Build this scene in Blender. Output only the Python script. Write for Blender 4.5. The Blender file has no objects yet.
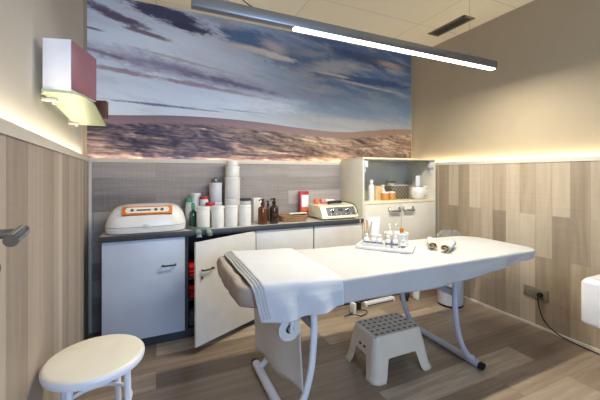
import bpy, bmesh, math, random
from mathutils import Vector, Matrix, noise
random.seed(7)
scn = bpy.context.scene
col = scn.collection
PI = math.pi

# ------------------------------------------------------------------ helpers
def lin(c):
    return tuple(((x/255.0)/12.92 if x/255.0 <= 0.04045 else ((x/255.0+0.055)/1.055)**2.4) for x in c)

def newmat(name):
    m = bpy.data.materials.new(name); m.use_nodes = True
    return m, m.node_tree.nodes, m.node_tree.links, m.node_tree.nodes['Principled BSDF']

def mat(name, c, rough=0.5, metal=0.0, bump=0.0, bscale=80, var=0.04, coat=0.0, trans=0.0, spec=0.5, alpha=1.0):
    """procedural material: colour with a faint noise variation and optional bump"""
    m, N, L, b = newmat(name)
    c = lin(c)
    tc = N.new('ShaderNodeTexCoord'); nz = N.new('ShaderNodeTexNoise')
    nz.inputs['Scale'].default_value = 9; nz.inputs['Detail'].default_value = 3
    L.new(tc.outputs['Object'], nz.inputs['Vector'])
    rp = N.new('ShaderNodeValToRGB')
    rp.color_ramp.elements[0].position = 0.3; rp.color_ramp.elements[1].position = 0.7
    rp.color_ramp.elements[0].color = (*[max(0, x*(1-var)) for x in c], 1)
    rp.color_ramp.elements[1].color = (*[min(1, x*(1+var)) for x in c], 1)
    L.new(nz.outputs['Fac'], rp.inputs['Fac']); L.new(rp.outputs['Color'], b.inputs['Base Color'])
    b.inputs['Roughness'].default_value = rough; b.inputs['Metallic'].default_value = metal
    b.inputs['Coat Weight'].default_value = coat; b.inputs['Transmission Weight'].default_value = trans
    b.inputs['Specular IOR Level'].default_value = spec; b.inputs['Alpha'].default_value = alpha
    if bump:
        n2 = N.new('ShaderNodeTexNoise'); n2.inputs['Scale'].default_value = bscale; n2.inputs['Detail'].default_value = 4
        L.new(tc.outputs['Object'], n2.inputs['Vector'])
        bp = N.new('ShaderNodeBump'); bp.inputs['Strength'].default_value = bump; bp.inputs['Distance'].default_value = 0.01
        L.new(n2.outputs['Fac'], bp.inputs['Height']); L.new(bp.outputs['Normal'], b.inputs['Normal'])
    return m

def emis(name, c, s):
    m, N, L, b = newmat(name)
    b.inputs['Base Color'].default_value = (*lin(c), 1)
    b.inputs['Emission Color'].default_value = (*lin(c), 1)
    b.inputs['Emission Strength'].default_value = s
    return m

def wood(name, axes, length, width, ramp, rough=0.5, marks=0.25, grain=0.35, offset=0.37, seam=(60, 48, 38), seam_amt=0.35):
    """planks: axes = (long axis, across axis) of object space"""
    m, N, L, b = newmat(name)
    tc = N.new('ShaderNodeTexCoord'); sp = N.new('ShaderNodeSeparateXYZ'); cb = N.new('ShaderNodeCombineXYZ')
    L.new(tc.outputs['Object'], sp.inputs[0])
    L.new(sp.outputs[axes[0]], cb.inputs['X']); L.new(sp.outputs[axes[1]], cb.inputs['Y'])
    br = N.new('ShaderNodeTexBrick'); br.offset = offset; br.offset_frequency = 2; br.squash = 1
    br.inputs['Scale'].default_value = 1
    br.inputs['Brick Width'].default_value = length; br.inputs['Row Height'].default_value = width
    br.inputs['Mortar Size'].default_value = 0.0012; br.inputs['Mortar Smooth'].default_value = 0.4
    br.inputs['Color1'].default_value = (0, 0, 0, 1); br.inputs['Color2'].default_value = (1, 1, 1, 1)
    br.inputs['Mortar'].default_value = (0.5, 0.5, 0.5, 1)
    L.new(cb.outputs[0], br.inputs['Vector'])
    # grain: noise stretched along the plank, shifted per plank
    vm = N.new('ShaderNodeVectorMath'); vm.operation = 'MULTIPLY'
    vm.inputs[1].default_value = (1.6, 22, 1); L.new(cb.outputs[0], vm.inputs[0])
    va = N.new('ShaderNodeVectorMath'); va.operation = 'ADD'
    vs = N.new('ShaderNodeVectorMath'); vs.operation = 'SCALE'; vs.inputs['Scale'].default_value = 31
    L.new(br.outputs['Color'], vs.inputs[0]); L.new(vm.outputs[0], va.inputs[0]); L.new(vs.outputs[0], va.inputs[1])
    n1 = N.new('ShaderNodeTexNoise'); n1.inputs['Scale'].default_value = 1; n1.inputs['Detail'].default_value = 6
    n1.inputs['Roughness'].default_value = 0.6; n1.inputs['Distortion'].default_value = 0.6
    L.new(va.outputs[0], n1.inputs['Vector'])
    # saw marks across the plank
    vm2 = N.new('ShaderNodeVectorMath'); vm2.operation = 'MULTIPLY'
    vm2.inputs[1].default_value = (75, 2.5, 1); L.new(cb.outputs[0], vm2.inputs[0])
    n2 = N.new('ShaderNodeTexNoise'); n2.inputs['Scale'].default_value = 1; n2.inputs['Detail'].default_value = 2
    L.new(vm2.outputs[0], n2.inputs['Vector'])
    # value = plank + grain + marks
    def math_(op, a, bb, v=None):
        q = N.new('ShaderNodeMath'); q.operation = op
        for i, s in enumerate((a, bb)):
            if s is None: continue
            if isinstance(s, (int, float)): q.inputs[i].default_value = s
            else: L.new(s, q.inputs[i])
        return q.outputs[0]
    s1 = math_('MULTIPLY', math_('SUBTRACT', n1.outputs['Fac'], 0.5), grain*3)
    s2 = math_('MULTIPLY', math_('SUBTRACT', n2.outputs['Fac'], 0.5), marks)
    tot = math_('ADD', math_('ADD', math_('MULTIPLY', br.outputs['Color'], 0.85), s1), math_('ADD', s2, 0.08))
    rp = N.new('ShaderNodeValToRGB'); cr = rp.color_ramp
    while len(cr.elements) < len(ramp): cr.elements.new(0.5)
    for e, (p, c) in zip(cr.elements, ramp): e.position = p; e.color = (*lin(c), 1)
    L.new(tot, rp.inputs['Fac'])
    mx = N.new('ShaderNodeMix'); mx.data_type = 'RGBA'
    L.new(rp.outputs['Color'], mx.inputs['A']); mx.inputs['B'].default_value = (*lin(seam), 1)
    L.new(math_('MULTIPLY', br.outputs['Fac'], seam_amt), mx.inputs['Factor'])
    L.new(mx.outputs['Result'], b.inputs['Base Color'])
    b.inputs['Roughness'].default_value = rough
    bp = N.new('ShaderNodeBump'); bp.inputs['Strength'].default_value = 0.12; bp.inputs['Distance'].default_value = 0.003
    L.new(tot, bp.inputs['Height']); L.new(bp.outputs['Normal'], b.inputs['Normal'])
    return m

def finish(o, angle=40):
    me = o.data
    me.polygons.foreach_set('use_smooth', [True]*len(me.polygons))
    bm = bmesh.new(); bm.from_mesh(me)
    for e in bm.edges:
        if len(e.link_faces) == 2:
            e.smooth = e.calc_face_angle(0) < math.radians(angle)
    bm.to_mesh(me); bm.free()

def obj(name, bm, m, parent=None, angle=40, loc=None, rotz=None, recalc=True):
    if recalc: bmesh.ops.recalc_face_normals(bm, faces=bm.faces)
    me = bpy.data.meshes.new(name); bm.to_mesh(me); bm.free()
    for x in (m if isinstance(m, (list, tuple)) else [m]): me.materials.append(x)
    o = bpy.data.objects.new(name, me); col.objects.link(o)
    if parent: o.parent = parent
    if loc: o.location = loc
    if rotz is not None: o.rotation_euler.z = rotz
    finish(o, angle)
    return o

def tag(o, label=None, cat=None, group=None, kind=None):
    if label: o['label'] = label
    if cat: o['category'] = cat
    if group: o['group'] = group
    if kind: o['kind'] = kind
    return o

def thing(name, label, cat, loc=(0, 0, 0), rz=0, group=None):
    o = bpy.data.objects.new(name, None); col.objects.link(o)
    o.empty_display_size = 0.05
    o.location = loc; o.rotation_euler.z = rz
    return tag(o, label, cat, group)

def dup(o, loc=None, rz=None, label=None, parent=None):
    c = o.copy(); col.objects.link(c)
    if parent: c.parent = parent
    if loc is not None: c.location = loc
    if rz is not None: c.rotation_euler.z = rz
    if label: c['label'] = label
    for ch in [k for k in o.children]:
        dup(ch, parent=c)
    return c

def BM(): return bmesh.new()

def box(bm, x0, x1, y0, y1, z0, z1, bev=0.0, seg=2, M=None, mi=0):
    t = bmesh.new()
    bmesh.ops.create_cube(t, size=1)
    for v in t.verts:
        v.co = Vector(((x0+x1)/2 + v.co.x*(x1-x0), (y0+y1)/2 + v.co.y*(y1-y0), (z0+z1)/2 + v.co.z*(z1-z0)))
    if bev: bmesh.ops.bevel(t, geom=t.edges[:], offset=bev, segments=seg, profile=0.5, affect='EDGES', clamp_overlap=True)
    if M: t.transform(M)
    for f in t.faces: f.material_index = mi
    merge(bm, t)

def merge(bm, t):
    me = bpy.data.meshes.new('tmp'); t.to_mesh(me); t.free()
    bm.from_mesh(me); bpy.data.meshes.remove(me)

def lathe(bm, prof, cx=0, cy=0, cz=0, n=32, M=None, mi=0):
    """prof: (radius, z) list from bottom to top"""
    t = bmesh.new(); rings = []
    for r, z in prof:
        if r < 1e-6: rings.append([t.verts.new((0, 0, z))])
        else: rings.append([t.verts.new((r*math.cos(2*PI*i/n), r*math.sin(2*PI*i/n), z)) for i in range(n)])
    for a, b in zip(rings, rings[1:]):
        if len(a) == 1 and len(b) == 1: continue
        for i in range(n):
            j = (i+1) % n
            if len(a) == 1: t.faces.new((a[0], b[j], b[i]))
            elif len(b) == 1: t.faces.new((a[i], a[j], b[0]))
            else: t.faces.new((a[i], a[j], b[j], b[i]))
    if M: t.transform(M)
    t.transform(Matrix.Translation((cx, cy, cz)))
    for f in t.faces: f.material_index = mi
    merge(bm, t)

def smooth_path(pts, sub=6):
    P = [Vector(p) for p in pts]; out = []
    for i in range(len(P)-1):
        p0 = P[max(i-1, 0)]; p1 = P[i]; p2 = P[i+1]; p3 = P[min(i+2, len(P)-1)]
        for k in range(sub):
            t = k/sub
            out.append(0.5*((2*p1)+(-p0+p2)*t+(2*p0-5*p1+4*p2-p3)*t*t+(-p0+3*p1-3*p2+p3)*t**3))
    out.append(P[-1]); return out

def tube(bm, pts, r, n=12, smooth=True, caps=True, flat=1.0, sub=6):
    P = smooth_path(pts, sub) if smooth and len(pts) > 2 else [Vector(p) for p in pts]
    rings = []; up = None
    for i, p in enumerate(P):
        tg = (P[min(i+1, len(P)-1)] - P[max(i-1, 0)]).normalized()
        if up is None:
            up = Vector((0, 0, 1)) if abs(tg.z) < 0.9 else Vector((0, 1, 0))
        a = tg.cross(up).normalized(); up = a.cross(tg).normalized()
        rings.append([bm.verts.new(p + a*math.cos(2*PI*k/n)*r*flat + up*math.sin(2*PI*k/n)*r) for k in range(n)])
    for A, B in zip(rings, rings[1:]):
        for k in range(n):
            j = (k+1) % n; bm.faces.new((A[k], A[j], B[j], B[k]))
    if caps:
        bm.faces.new(list(reversed(rings[0]))); bm.faces.new(rings[-1])

def prism(bm, outline, z0, z1, bev=0):
    t = bmesh.new()
    lo = [t.verts.new((x, y, z0)) for x, y in outline]; hi = [t.verts.new((x, y, z1)) for x, y in outline]
    t.faces.new(list(reversed(lo))); t.faces.new(hi); n = len(lo)
    for i in range(n):
        j = (i+1) % n; t.faces.new((lo[i], lo[j], hi[j], hi[i]))
    bmesh.ops.recalc_face_normals(t, faces=t.faces)
    if bev:
        es = [e for e in t.edges if abs(e.verts[0].co.z-e.verts[1].co.z) < 1e-6]
        bmesh.ops.bevel(t, geom=es, offset=bev, segments=2, profile=0.5, affect='EDGES')
    merge(bm, t)

def rrect(x0, x1, y0, y1, r, k=6):
    out = []
    for cx, cy, a0 in ((x1-r, y1-r, 0), (x0+r, y1-r, 90), (x0+r, y0+r, 180), (x1-r, y0+r, 270)):
        for i in range(k+1):
            a = math.radians(a0+90*i/k); out.append((cx+r*math.cos(a), cy+r*math.sin(a)))
    return out

# ------------------------------------------------------------------ materials
M_white = mat('white_laminate', (212, 206, 190), 0.35)
M_door = mat('pale_grey_bluish_reflection', (188, 197, 212), 0.38)  # pale grey with the bluish reflection put into the base colour
M_carc = mat('anthracite_board', (52, 55, 62), 0.45)
M_edge = mat('anthracite_edge', (66, 68, 74), 0.4)
M_top = mat('grey_worktop', (176, 172, 162), 0.35, var=0.08)
M_black = mat('black_plastic', (22, 22, 24), 0.4)
M_plas = mat('white_plastic', (222, 220, 214), 0.35)
M_cream = mat('cream_plastic', (226, 218, 188), 0.4)
M_creamp = mat('cream_vinyl', (240, 232, 212), 0.38)
M_whitemetal = mat('white_painted_steel', (228, 230, 236), 0.3)
M_greymetal = mat('grey_painted_steel', (178, 182, 194), 0.32)
M_chrome = mat('brushed_steel', (150, 150, 152), 0.22, metal=1.0)
M_alu = mat('aluminium', (165, 163, 160), 0.32, metal=0.8)
M_cloth = mat('white_cotton', (184, 183, 181), 0.9, bump=0.25, bscale=30, var=0.02)
M_terry = mat('white_terry', (194, 196, 199), 0.95, bump=0.2, bscale=160, var=0.02)
M_beigeshade = mat('shaded_beige_vinyl', (166, 153, 144), 0.6, bump=0.5, bscale=14)  # beige head-end cover, its colour darkened for the shade it lies in
M_paper = mat('shaded_white_paper', (214, 212, 210), 0.85, bump=0.1, bscale=200)  # white paper, its colour darkened a little for the couch's shadow
M_orange = mat('orange_panel', (214, 116, 42), 0.4)
M_amber = mat('amber_glass', (92, 44, 12), 0.1, coat=0.5)
M_green = mat('dark_green_glass', (22, 66, 50), 0.12, coat=0.5)
M_greenl = mat('green_plastic', (70, 140, 110), 0.4)
M_red = mat('red_plastic', (176, 36, 38), 0.4)
M_redcloth = mat('red_cloth', (200, 24, 26), 0.9, bump=0.4, bscale=120)
M_bluecloth = mat('blue_grey_cloth', (86, 98, 120), 0.9, bump=0.4, bscale=120)
M_pink = mat('pink_face', (142, 92, 104), 0.45, var=0.12)
M_boxw = mat('white_card', (236, 236, 240), 0.5)
M_grey = mat('mid_grey_panel', (92, 94, 98), 0.5)
M_lgrey = mat('light_grey_tin', (196, 198, 204), 0.35)
M_label = mat('blue_grey_print', (104, 112, 140), 0.6)
M_stick = mat('birch_stick', (200, 170, 132), 0.7)
M_tan = mat('tan_card', (204, 172, 124), 0.7)
M_orangej = mat('amber_cream_jar', (196, 136, 70), 0.35)
M_stone = mat('brown_pebble', (70, 50, 38), 0.7)
M_leaf = mat('olive_leaf', (120, 128, 60), 0.6)
M_blue = mat('petrol_blue_card', (24, 84, 120), 0.5)
M_sock = mat('grey_bronze_plate', (126, 120, 104), 0.4)
M_ribbon = mat('pale_green_ribbon', (128, 146, 136), 0.35)
M_goldcap = mat('gold_cap', (208, 132, 40), 0.3, metal=0.3)
M_khaki = mat('khaki_hem', (192, 172, 128), 0.9, bump=0.4, bscale=150)
M_dark = mat('dark_opening', (20, 18, 16), 0.9)
M_brown = mat('brown_plastic_hole_shade', (74, 58, 46), 0.8)  # brown buttons; also stands in for the shade inside the stool's holes
M_stepst = mat('step_stool_plastic', (222, 210, 190), 0.42)
M_stooltop = mat('grey_brown_top', (198, 188, 172), 0.55)
M_appl = mat('ivory_white_plastic', (236, 232, 224), .3, coat=.2)
M_paintl = mat('left_wall_pale_grey', (184, 179, 170), .75, bump=.05, bscale=300, var=.015)  # left wall, paler and greyer than the greige of the others
M_doorw = mat('off_white_door', (208, 205, 198), .4)
M_emit = emis('led_diffuser', (255, 250, 238), 9)
M_led = emis('warm_led', (255, 232, 184), 3)

def glassy(name, c, a=0.75, rough=0.05):
    m, N, L, b = newmat(name)
    out = [n for n in N if n.type == 'OUTPUT_MATERIAL'][0]
    b.inputs['Base Color'].default_value = (*lin(c), 1); b.inputs['Roughness'].default_value = rough
    tr = N.new('ShaderNodeBsdfTransparent'); tr.inputs['Color'].default_value = (*[0.6+0.4*x for x in lin(c)], 1)
    mx = N.new('ShaderNodeMixShader'); mx.inputs['Fac'].default_value = a
    L.new(b.outputs[0], mx.inputs[1]); L.new(tr.outputs[0], mx.inputs[2]); L.new(mx.outputs[0], out.inputs['Surface'])
    return m
M_glass = glassy('clear_glass', (235, 240, 240), 0.85)
M_shelfglass = glassy('green_frosted_glass', (176, 190, 156), 0.22, 0.4)
M_bag = glassy('clear_bag_film', (215, 215, 210), 0.82, 0.12)
M_acryl = glassy('clear_acrylic', (245, 245, 245), 0.6, 0.08)

WALLRAMP = [(0.0, (142, 126, 106)), (0.35, (166, 149, 126)), (0.65, (182, 166, 143)), (1.0, (198, 184, 162))]
M_wallwood = wood('vertical_planks', ('Z', 'Y'), 0.95, 0.125, WALLRAMP, 0.55, marks=0.22, grain=0.3)
M_leftwood = wood('vertical_planks_left', ('Z', 'X'), 2.9, 0.10, [(0.0, (150, 135, 119)), (0.5, (178, 163, 146)), (1.0, (198, 186, 170))], 0.55, marks=0.15, grain=0.26)
M_backwood = wood('horizontal_planks', ('X', 'Z'), 1.25, 0.14, [(0.0, (120, 112, 108)), (0.5, (156, 148, 142)), (1.0, (182, 174, 166))], 0.55, marks=0.3, grain=0.25)
M_floor = wood('floor_planks', ('X', 'Y'), 1.2, 0.19, [(0.0, (108, 92, 76)), (0.4, (138, 120, 102)), (0.75, (160, 143, 122)), (1.0, (188, 172, 150))], 0.36, marks=0.12, grain=0.36, seam_amt=0.6)
M_paint = mat('greige_paint', (170, 156, 131), 0.75, bump=0.05, bscale=300, var=0.015)
M_ledge = mat('pale_ledge', (214, 206, 190), 0.5)

def ceiling_mat():
    m, N, L, b = newmat('ceiling_tiles')
    tc = N.new('ShaderNodeTexCoord'); br = N.new('ShaderNodeTexBrick'); br.offset = 0
    br.inputs['Scale'].default_value = 1; br.inputs['Brick Width'].default_value = 1.2; br.inputs['Row Height'].default_value = 0.6
    br.inputs['Mortar Size'].default_value = 0.003
    br.inputs['Color1'].default_value = (*lin((228, 219, 194)), 1); br.inputs['Color2'].default_value = (*lin((231, 222, 198)), 1)
    br.inputs['Mortar'].default_value = (*lin((188, 180, 160)), 1)
    L.new(tc.outputs['Object'], br.inputs['Vector']); L.new(br.outputs['Color'], b.inputs['Base Color'])
    b.inputs['Roughness'].default_value = 0.85
    return m
M_ceil = ceiling_mat()

# ------------------------------------------------------------------ room numbers
YB, XR, ZC, ZW = 3.07, 2.95, 2.79, 1.42        # back wall, right wall, ceiling, wainscot top
YF = -1.5
ca = math.atan2(-0.9966, 0.0827)               # the left wall stands slightly askew
LC = Vector((-0.52, YB, 0)); LD = Vector((0.0827, -0.9966, 0)).normalized(); LN = Vector((0.9966, 0.0827, 0)).normalized()
def lw(s, out, z): return LC + LD*s + LN*out + Vector((0, 0, z))
LLEN = (YB-YF)/0.9966

def structure(name, bm, m, **k):
    return tag(obj(name, bm, m, **k), kind='structure')

bm = BM(); box(bm, -0.8, XR+0.1, YF-0.1, YB+0.1, -0.08, 0); structure('floor', bm, M_floor)
bm = BM(); box(bm, -0.8, XR+0.1, YF-0.1, YB+0.1, ZC, ZC+0.08); structure('ceiling', bm, M_ceil)
bm = BM(); box(bm, -0.62, XR+0.1, YB+0.02, YB+0.12, 0, ZC); structure('wall_back', bm, M_paint)
bm = BM(); box(bm, XR+0.02, XR+0.12, YF, YB+0.1, 0, ZC); structure('wall_right', bm, M_paint)
bm = BM(); box(bm, -0.1, LLEN, -0.12, -0.02, 0, ZC); structure('wall_left', bm, M_paintl, loc=LC, rotz=ca)
# front wall with its window opening (behind the camera)
bm = BM()
WX0, WX1, WZ0, WZ1 = 0.05, 1.45, 0.9, 2.3
box(bm, -0.3, WX0, YF-0.1, YF, 0, ZC); box(bm, WX1, XR+0.1, YF-0.1, YF, 0, ZC)
box(bm, WX0, WX1, YF-0.1, YF, 0, WZ0); box(bm, WX0, WX1, YF-0.1, YF, WZ1, ZC)
structure('wall_front', bm, M_paint)
bm = BM()
for a in ((WX0, WX0+.05, WZ0, WZ1), (WX1-.05, WX1, WZ0, WZ1), (WX0, WX1, WZ0, WZ0+.05), (WX0, WX1, WZ1-.05, WZ1), (.725, .775, WZ0, WZ1)):
    box(bm, a[0], a[1], YF-0.07, YF-0.02, a[2], a[3])
win = structure('window_1', bm, M_white)
bm = BM(); box(bm, WX0+.04, WX1-.04, YF-0.05, YF-0.045, WZ0+.04, WZ1-.04)
obj('pane', bm, M_glass, win)

# wainscot boards with a recessed ledge for the light strip
bm = BM(); box(bm, -0.5, XR, YB-0.02, YB+0.02, 0, ZW-0.02); structure('trim_1', bm, M_backwood)
bm = BM(); box(bm, XR-0.02, XR+0.02, YF, YB, 0, ZW-0.02); structure('trim_2', bm, M_wallwood)
bm = BM(); box(bm, 0.03, LLEN, -0.02, 0.02, 0, ZW-0.02); structure('trim_3', bm, M_leftwood, loc=LC, rotz=ca)
# thin pale cap lips
bm = BM(); box(bm, -0.5, XR-0.02, YB-0.026, YB-0.018, ZW-0.03, ZW+0.004); structure('trim_4', bm, M_ledge)
bm = BM(); box(bm, XR-0.026, XR-0.018, YF, YB-0.02, ZW-0.03, ZW+0.004); structure('trim_5', bm, M_ledge)
bm = BM(); box(bm, 0.03, LLEN, 0.018, 0.026, ZW-0.03, ZW+0.004); structure('trim_6', bm, M_ledge, loc=LC, rotz=ca)
# white corner profile
bm = BM(); box(bm, 0.012, 0.03, 0.02, 0.04, 0, ZW); structure('trim_7', bm, M_ledge, loc=LC, rotz=ca)
# low skirting on the right wall
bm = BM(); box(bm, XR-0.032, XR-0.02, YF, YB-0.02, 0, 0.018); structure('baseboard_right', bm, M_ledge)

# LED strips lying on the ledge
def led(name_label, x0, x1, y0, y1, loc=None, rotz=None):
    bm = BM(); box(bm, x0, x1, y0, y1, ZW-0.02, ZW-0.012)
    return tag(obj('light_strip', bm, M_led, loc=loc, rotz=rotz), name_label, 'light strip')
led('warm light strip hidden on the ledge below the desert mural', -0.48, XR-0.03, YB-0.012, YB+0.004)
led('warm light strip on the wood panel ledge of the right wall', XR-0.012, XR+0.004, YF+.02, YB-0.03)
led('warm light strip on the wood panel ledge of the left wall', 0.05, LLEN, -0.004, 0.012, LC, ca)

# ------------------------------------------------------------------ mural
def mural_mat():
    m, N, L, b = newmat('desert_mural_print')
    def mth(op, a, c=None, clamp=False):
        q = N.new('ShaderNodeMath'); q.operation = op; q.use_clamp = clamp
        for i, s in enumerate((a, c)):
            if s is None: continue
            if isinstance(s, (int, float)): q.inputs[i].default_value = s
            else: L.new(s, q.inputs[i])
        return q.outputs[0]
    def mix(f, a, c, blend='MIX'):
        q = N.new('ShaderNodeMix'); q.data_type = 'RGBA'; q.blend_type = blend
        for k, s in (('Factor', f), ('A', a), ('B', c)):
            if isinstance(s, tuple): q.inputs[k].default_value = (*lin(s), 1)
            elif isinstance(s, (int, float)): q.inputs[k].default_value = s
            else: L.new(s, q.inputs[k])
        return q.outputs['Result']
    def ramp(f, stops):
        rp = N.new('ShaderNodeValToRGB'); cr = rp.color_ramp
        while len(cr.elements) < len(stops): cr.elements.new(0.5)
        for e, (p, c) in zip(cr.elements, stops):
            e.position = p; e.color = (*lin(c), 1) if isinstance(c, tuple) else (c, c, c, 1)
        L.new(f, rp.inputs['Fac']); return rp.outputs['Color']
    tc = N.new('ShaderNodeTexCoord'); sp = N.new('ShaderNodeSeparateXYZ'); L.new(tc.outputs['Object'], sp.inputs[0])
    X, Z = sp.outputs['X'], sp.outputs['Z']
    def nz(sx, sz, seed, detail=5, rough=0.55, dist=0.0, tilt=0.0, ox=0.0, oz=0.0):
        cb = N.new('ShaderNodeCombineXYZ')
        L.new(mth('MULTIPLY', mth('ADD', X, ox) if ox else X, sx), cb.inputs[0])
        zz = mth('ADD', Z, mth('MULTIPLY', X, tilt)) if tilt else Z
        if oz: zz = mth('ADD', zz, oz)
        L.new(mth('MULTIPLY', zz, sz), cb.inputs[1]); cb.inputs[2].default_value = seed
        q = N.new('ShaderNodeTexNoise'); q.inputs['Scale'].default_value = 1; q.inputs['Detail'].default_value = detail
        q.inputs['Roughness'].default_value = rough; q.inputs['Distortion'].default_value = dist
        L.new(cb.outputs[0], q.inputs['Vector']); return q.outputs['Fac']
    wob = nz(3.0, 9, 3.1, 5, 0.6, 0.3, 0.12); wobf = nz(11, 34, 8.4, 9, 0.72, 0.4, 0.12)
    def blob(cx, cz, rx, rz, tilt=0.0, edge=0.5, wamt=1.6):
        """soft elliptical patch with a ragged edge, 0..1"""
        dx = mth('DIVIDE', mth('SUBTRACT', X, cx), rx)
        zc = mth('SUBTRACT', mth('SUBTRACT', Z, cz), mth('MULTIPLY', mth('SUBTRACT', X, cx), tilt))
        dz = mth('DIVIDE', zc, rz)
        d = mth('SQRT', mth('ADD', mth('MULTIPLY', dx, dx), mth('MULTIPLY', dz, dz)))
        d = mth('ADD', d, mth('MULTIPLY', mth('SUBTRACT', wob, 0.5), wamt))
        d = mth('ADD', d, mth('MULTIPLY', mth('SUBTRACT', wobf, 0.5), wamt*1.3))
        q = N.new('ShaderNodeMapRange'); q.interpolation_type = 'SMOOTHSTEP'
        q.inputs['From Min'].default_value = 1.0+edge*0.5; q.inputs['From Max'].default_value = 1.0-edge
        L.new(d, q.inputs['Value']); return q.outputs['Result']
    # base sky: paler low and to the left, deeper blue to the right and up
    rx = mth('DIVIDE', mth('ADD', X, 0.52), 3.47)
    skyL = ramp(mth('SUBTRACT', Z, 1.78), [(0.0, (210, 220, 236)), (0.25, (220, 230, 246)), (0.6, (224, 234, 250)), (1.0, (192, 202, 222))])
    skyR = ramp(mth('SUBTRACT', Z, 1.78), [(0.0, (158, 162, 164)), (0.2, (134, 150, 166)), (0.5, (98, 124, 154)), (1.0, (74, 98, 136))])
    c = mix(ramp(rx, [(0.22, 0.0), (0.62, 1.0)]), skyL, skyR)
    # thin high haze and fibrous veils
    veil = nz(1.6, 7, 1.7, 9, 0.62, 0.35, 0.16)
    c = mix(mth('MULTIPLY', ramp(veil, [(0.47, 0.0), (0.66, 1.0)]), 0.50), c, (196, 190, 190))
    veil2 = nz(1.1, 11, 5.2, 9, 0.65, 0.25, 0.18)
    c = mix(mth('MULTIPLY', ramp(veil2, [(0.52, 0.0), (0.68, 1.0)]), 0.30), c, (104, 116, 150))
    B = [  # cx, cz, rx, rz, tilt, colour, strength, edge
        (0.30, 2.02, 1.1, .13, 0.0, (212, 224, 242), .8, .7),
        (-0.10, 2.43, .55, .13, -0.05, (224, 236, 252), .9, .7),
        (0.50, 2.36, .40, .10, -0.15, (206, 214, 228), .7, .7),
        (0.86, 2.62, .34, .13, -0.15, (66, 98, 140), .9, .6),
        (1.40, 2.50, .40, .12, -0.1, (76, 100, 138), .85, .6),
        (0.90, 2.535, .30, .040, -0.05, (206, 198, 194), .95, .5),
        (1.10, 2.595, .16, .060, -0.25, (196, 184, 182), .85, .8),
        (1.15, 2.50, .22, .035, -0.1, (212, 204, 198), .9, .5),
        (1.75, 2.46, .48, .10, 0.22, (172, 170, 172), .75, .8),
        (1.55, 2.60, .30, .05, 0.1, (150, 150, 160), .7, .7),
        (2.30, 2.64, .60, .07, -0.05, (58, 72, 106), .85, .6),
        (2.25, 2.385, .80, .045, 0.0, (60, 84, 124), .9, .5),
        (2.25, 2.325, .50, .016, -0.08, (182, 172, 168), .9, .6),
        (1.80, 2.40, .22, .018, -0.05, (190, 184, 182), .8, .6),
        (2.62, 2.62, .20, .040, -0.1, (176, 156, 146), .9, .7),
        (2.50, 2.10, .8, .12, 0.0, (116, 144, 168), .6, .8),
        (2.05, 1.88, .9, .05, 0.0, (172, 172, 168), .8, .8),
        (1.30, 2.12, .9, .05, -0.02, (150, 152, 168), .6, .8),
        # purple streak bands, left
        (0.15, 2.245, .80, .080, -0.13, (140, 130, 162), .85, .9),
        (0.65, 2.175, .50, .030, -0.13, (118, 110, 144), .85, .7),
        (-0.25, 2.165, .45, .020, -0.08, (166, 144, 156), .85, .6),
        (0.45, 2.11, .65, .022, -0.09, (156, 136, 148), .85, .7),
        (0.35, 2.31, .50, .014, -0.14, (188, 176, 184), .8, .6),
        (-0.40, 2.30, .20, .020, -0.20, (120, 108, 134), .8, .6),
        # dark clouds top left
        (0.12, 2.715, .40, .085, -0.16, (60, 60, 92), .97, .45),
        (0.34, 2.635, .20, .035, -0.1, (62, 62, 94), .95, .5),
        (-0.30, 2.625, .28, .040, -0.28, (92, 80, 106), .95, .45),
        (-0.08, 2.525, .20, .025, -0.16, (116, 94, 110), .9, .5),
        (-0.47, 2.49, .08, .012, -0.1, (110, 98, 122), .9, .6),
        (0.55, 2.75, .25, .04, -0.1, (158, 154, 164), .8, .7),
        # thin dark line near horizon
        (0.00, 1.905, .36, .012, -0.03, (96, 116, 156), .95, .5),
        (0.42, 1.89, .22, .008, -0.02, (128, 144, 174), .9, .6),
        (0.75, 1.91, .30, .006, -0.02, (138, 150, 174), .8, .6),
    ]
    for cx, cz, rx_, rz_, ti, cc, st, ed in B:
        c = mix(mth('MULTIPLY', blob(cx, cz, rx_, rz_, ti, ed, 1.5), st), c, cc)
    # desert
    hz = N.new('ShaderNodeFloatCurve')   # horizon height against X
    cu = hz.mapping.curves[0]
    pts = [(0, 0.40), (0.10, 0.50), (0.20, 0.60), (0.30, 0.62), (0.42, 0.56), (0.55, 0.42), (0.68, 0.34), (0.80, 0.48), (0.90, 0.66), (1.0, 0.74)]
    while len(cu.points) < len(pts): cu.points.new(0.5, 0.5)
    for p_, (a, d_) in zip(cu.points, pts): p_.location = (a, d_)
    hz.mapping.update()
    L.new(rx, hz.inputs['Value'])
    H = mth('ADD', mth('MULTIPLY', hz.outputs['Value'], 0.22), 1.69)
    below = mth('SUBTRACT', H, Z)
    far = ramp(mth('MULTIPLY', below, 5.0), [(0.0, (128, 106, 116)), (0.5, (148, 122, 128)), (1.0, (132, 106, 112))])
    def dunes(f, seed, sx, sz, d=7):
        v = N.new('ShaderNodeTexNoise'); v.inputs['Scale'].default_value = 1; v.inputs['Detail'].default_value = d
        v.inputs['Roughness'].default_value = 0.58; v.inputs['Distortion'].default_value = 0.9
        v.noise_type = 'RIDGED_MULTIFRACTAL'
        cb = N.new('ShaderNodeCombineXYZ'); L.new(mth('MULTIPLY', X, sx), cb.inputs[0]); L.new(mth('MULTIPLY', Z, sz), cb.inputs[1]); cb.inputs[2].default_value = seed
        L.new(cb.outputs[0], v.inputs['Vector']); return v.outputs['Fac']
    dn = dunes(None, 2.0, 2.6, 9.5); dn2 = nz(9, 34, 4.0, 6, 0.65, 1.2)
    big = nz(1.5, 6.5, 11.3, 3, 0.5, 0.8)
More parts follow.
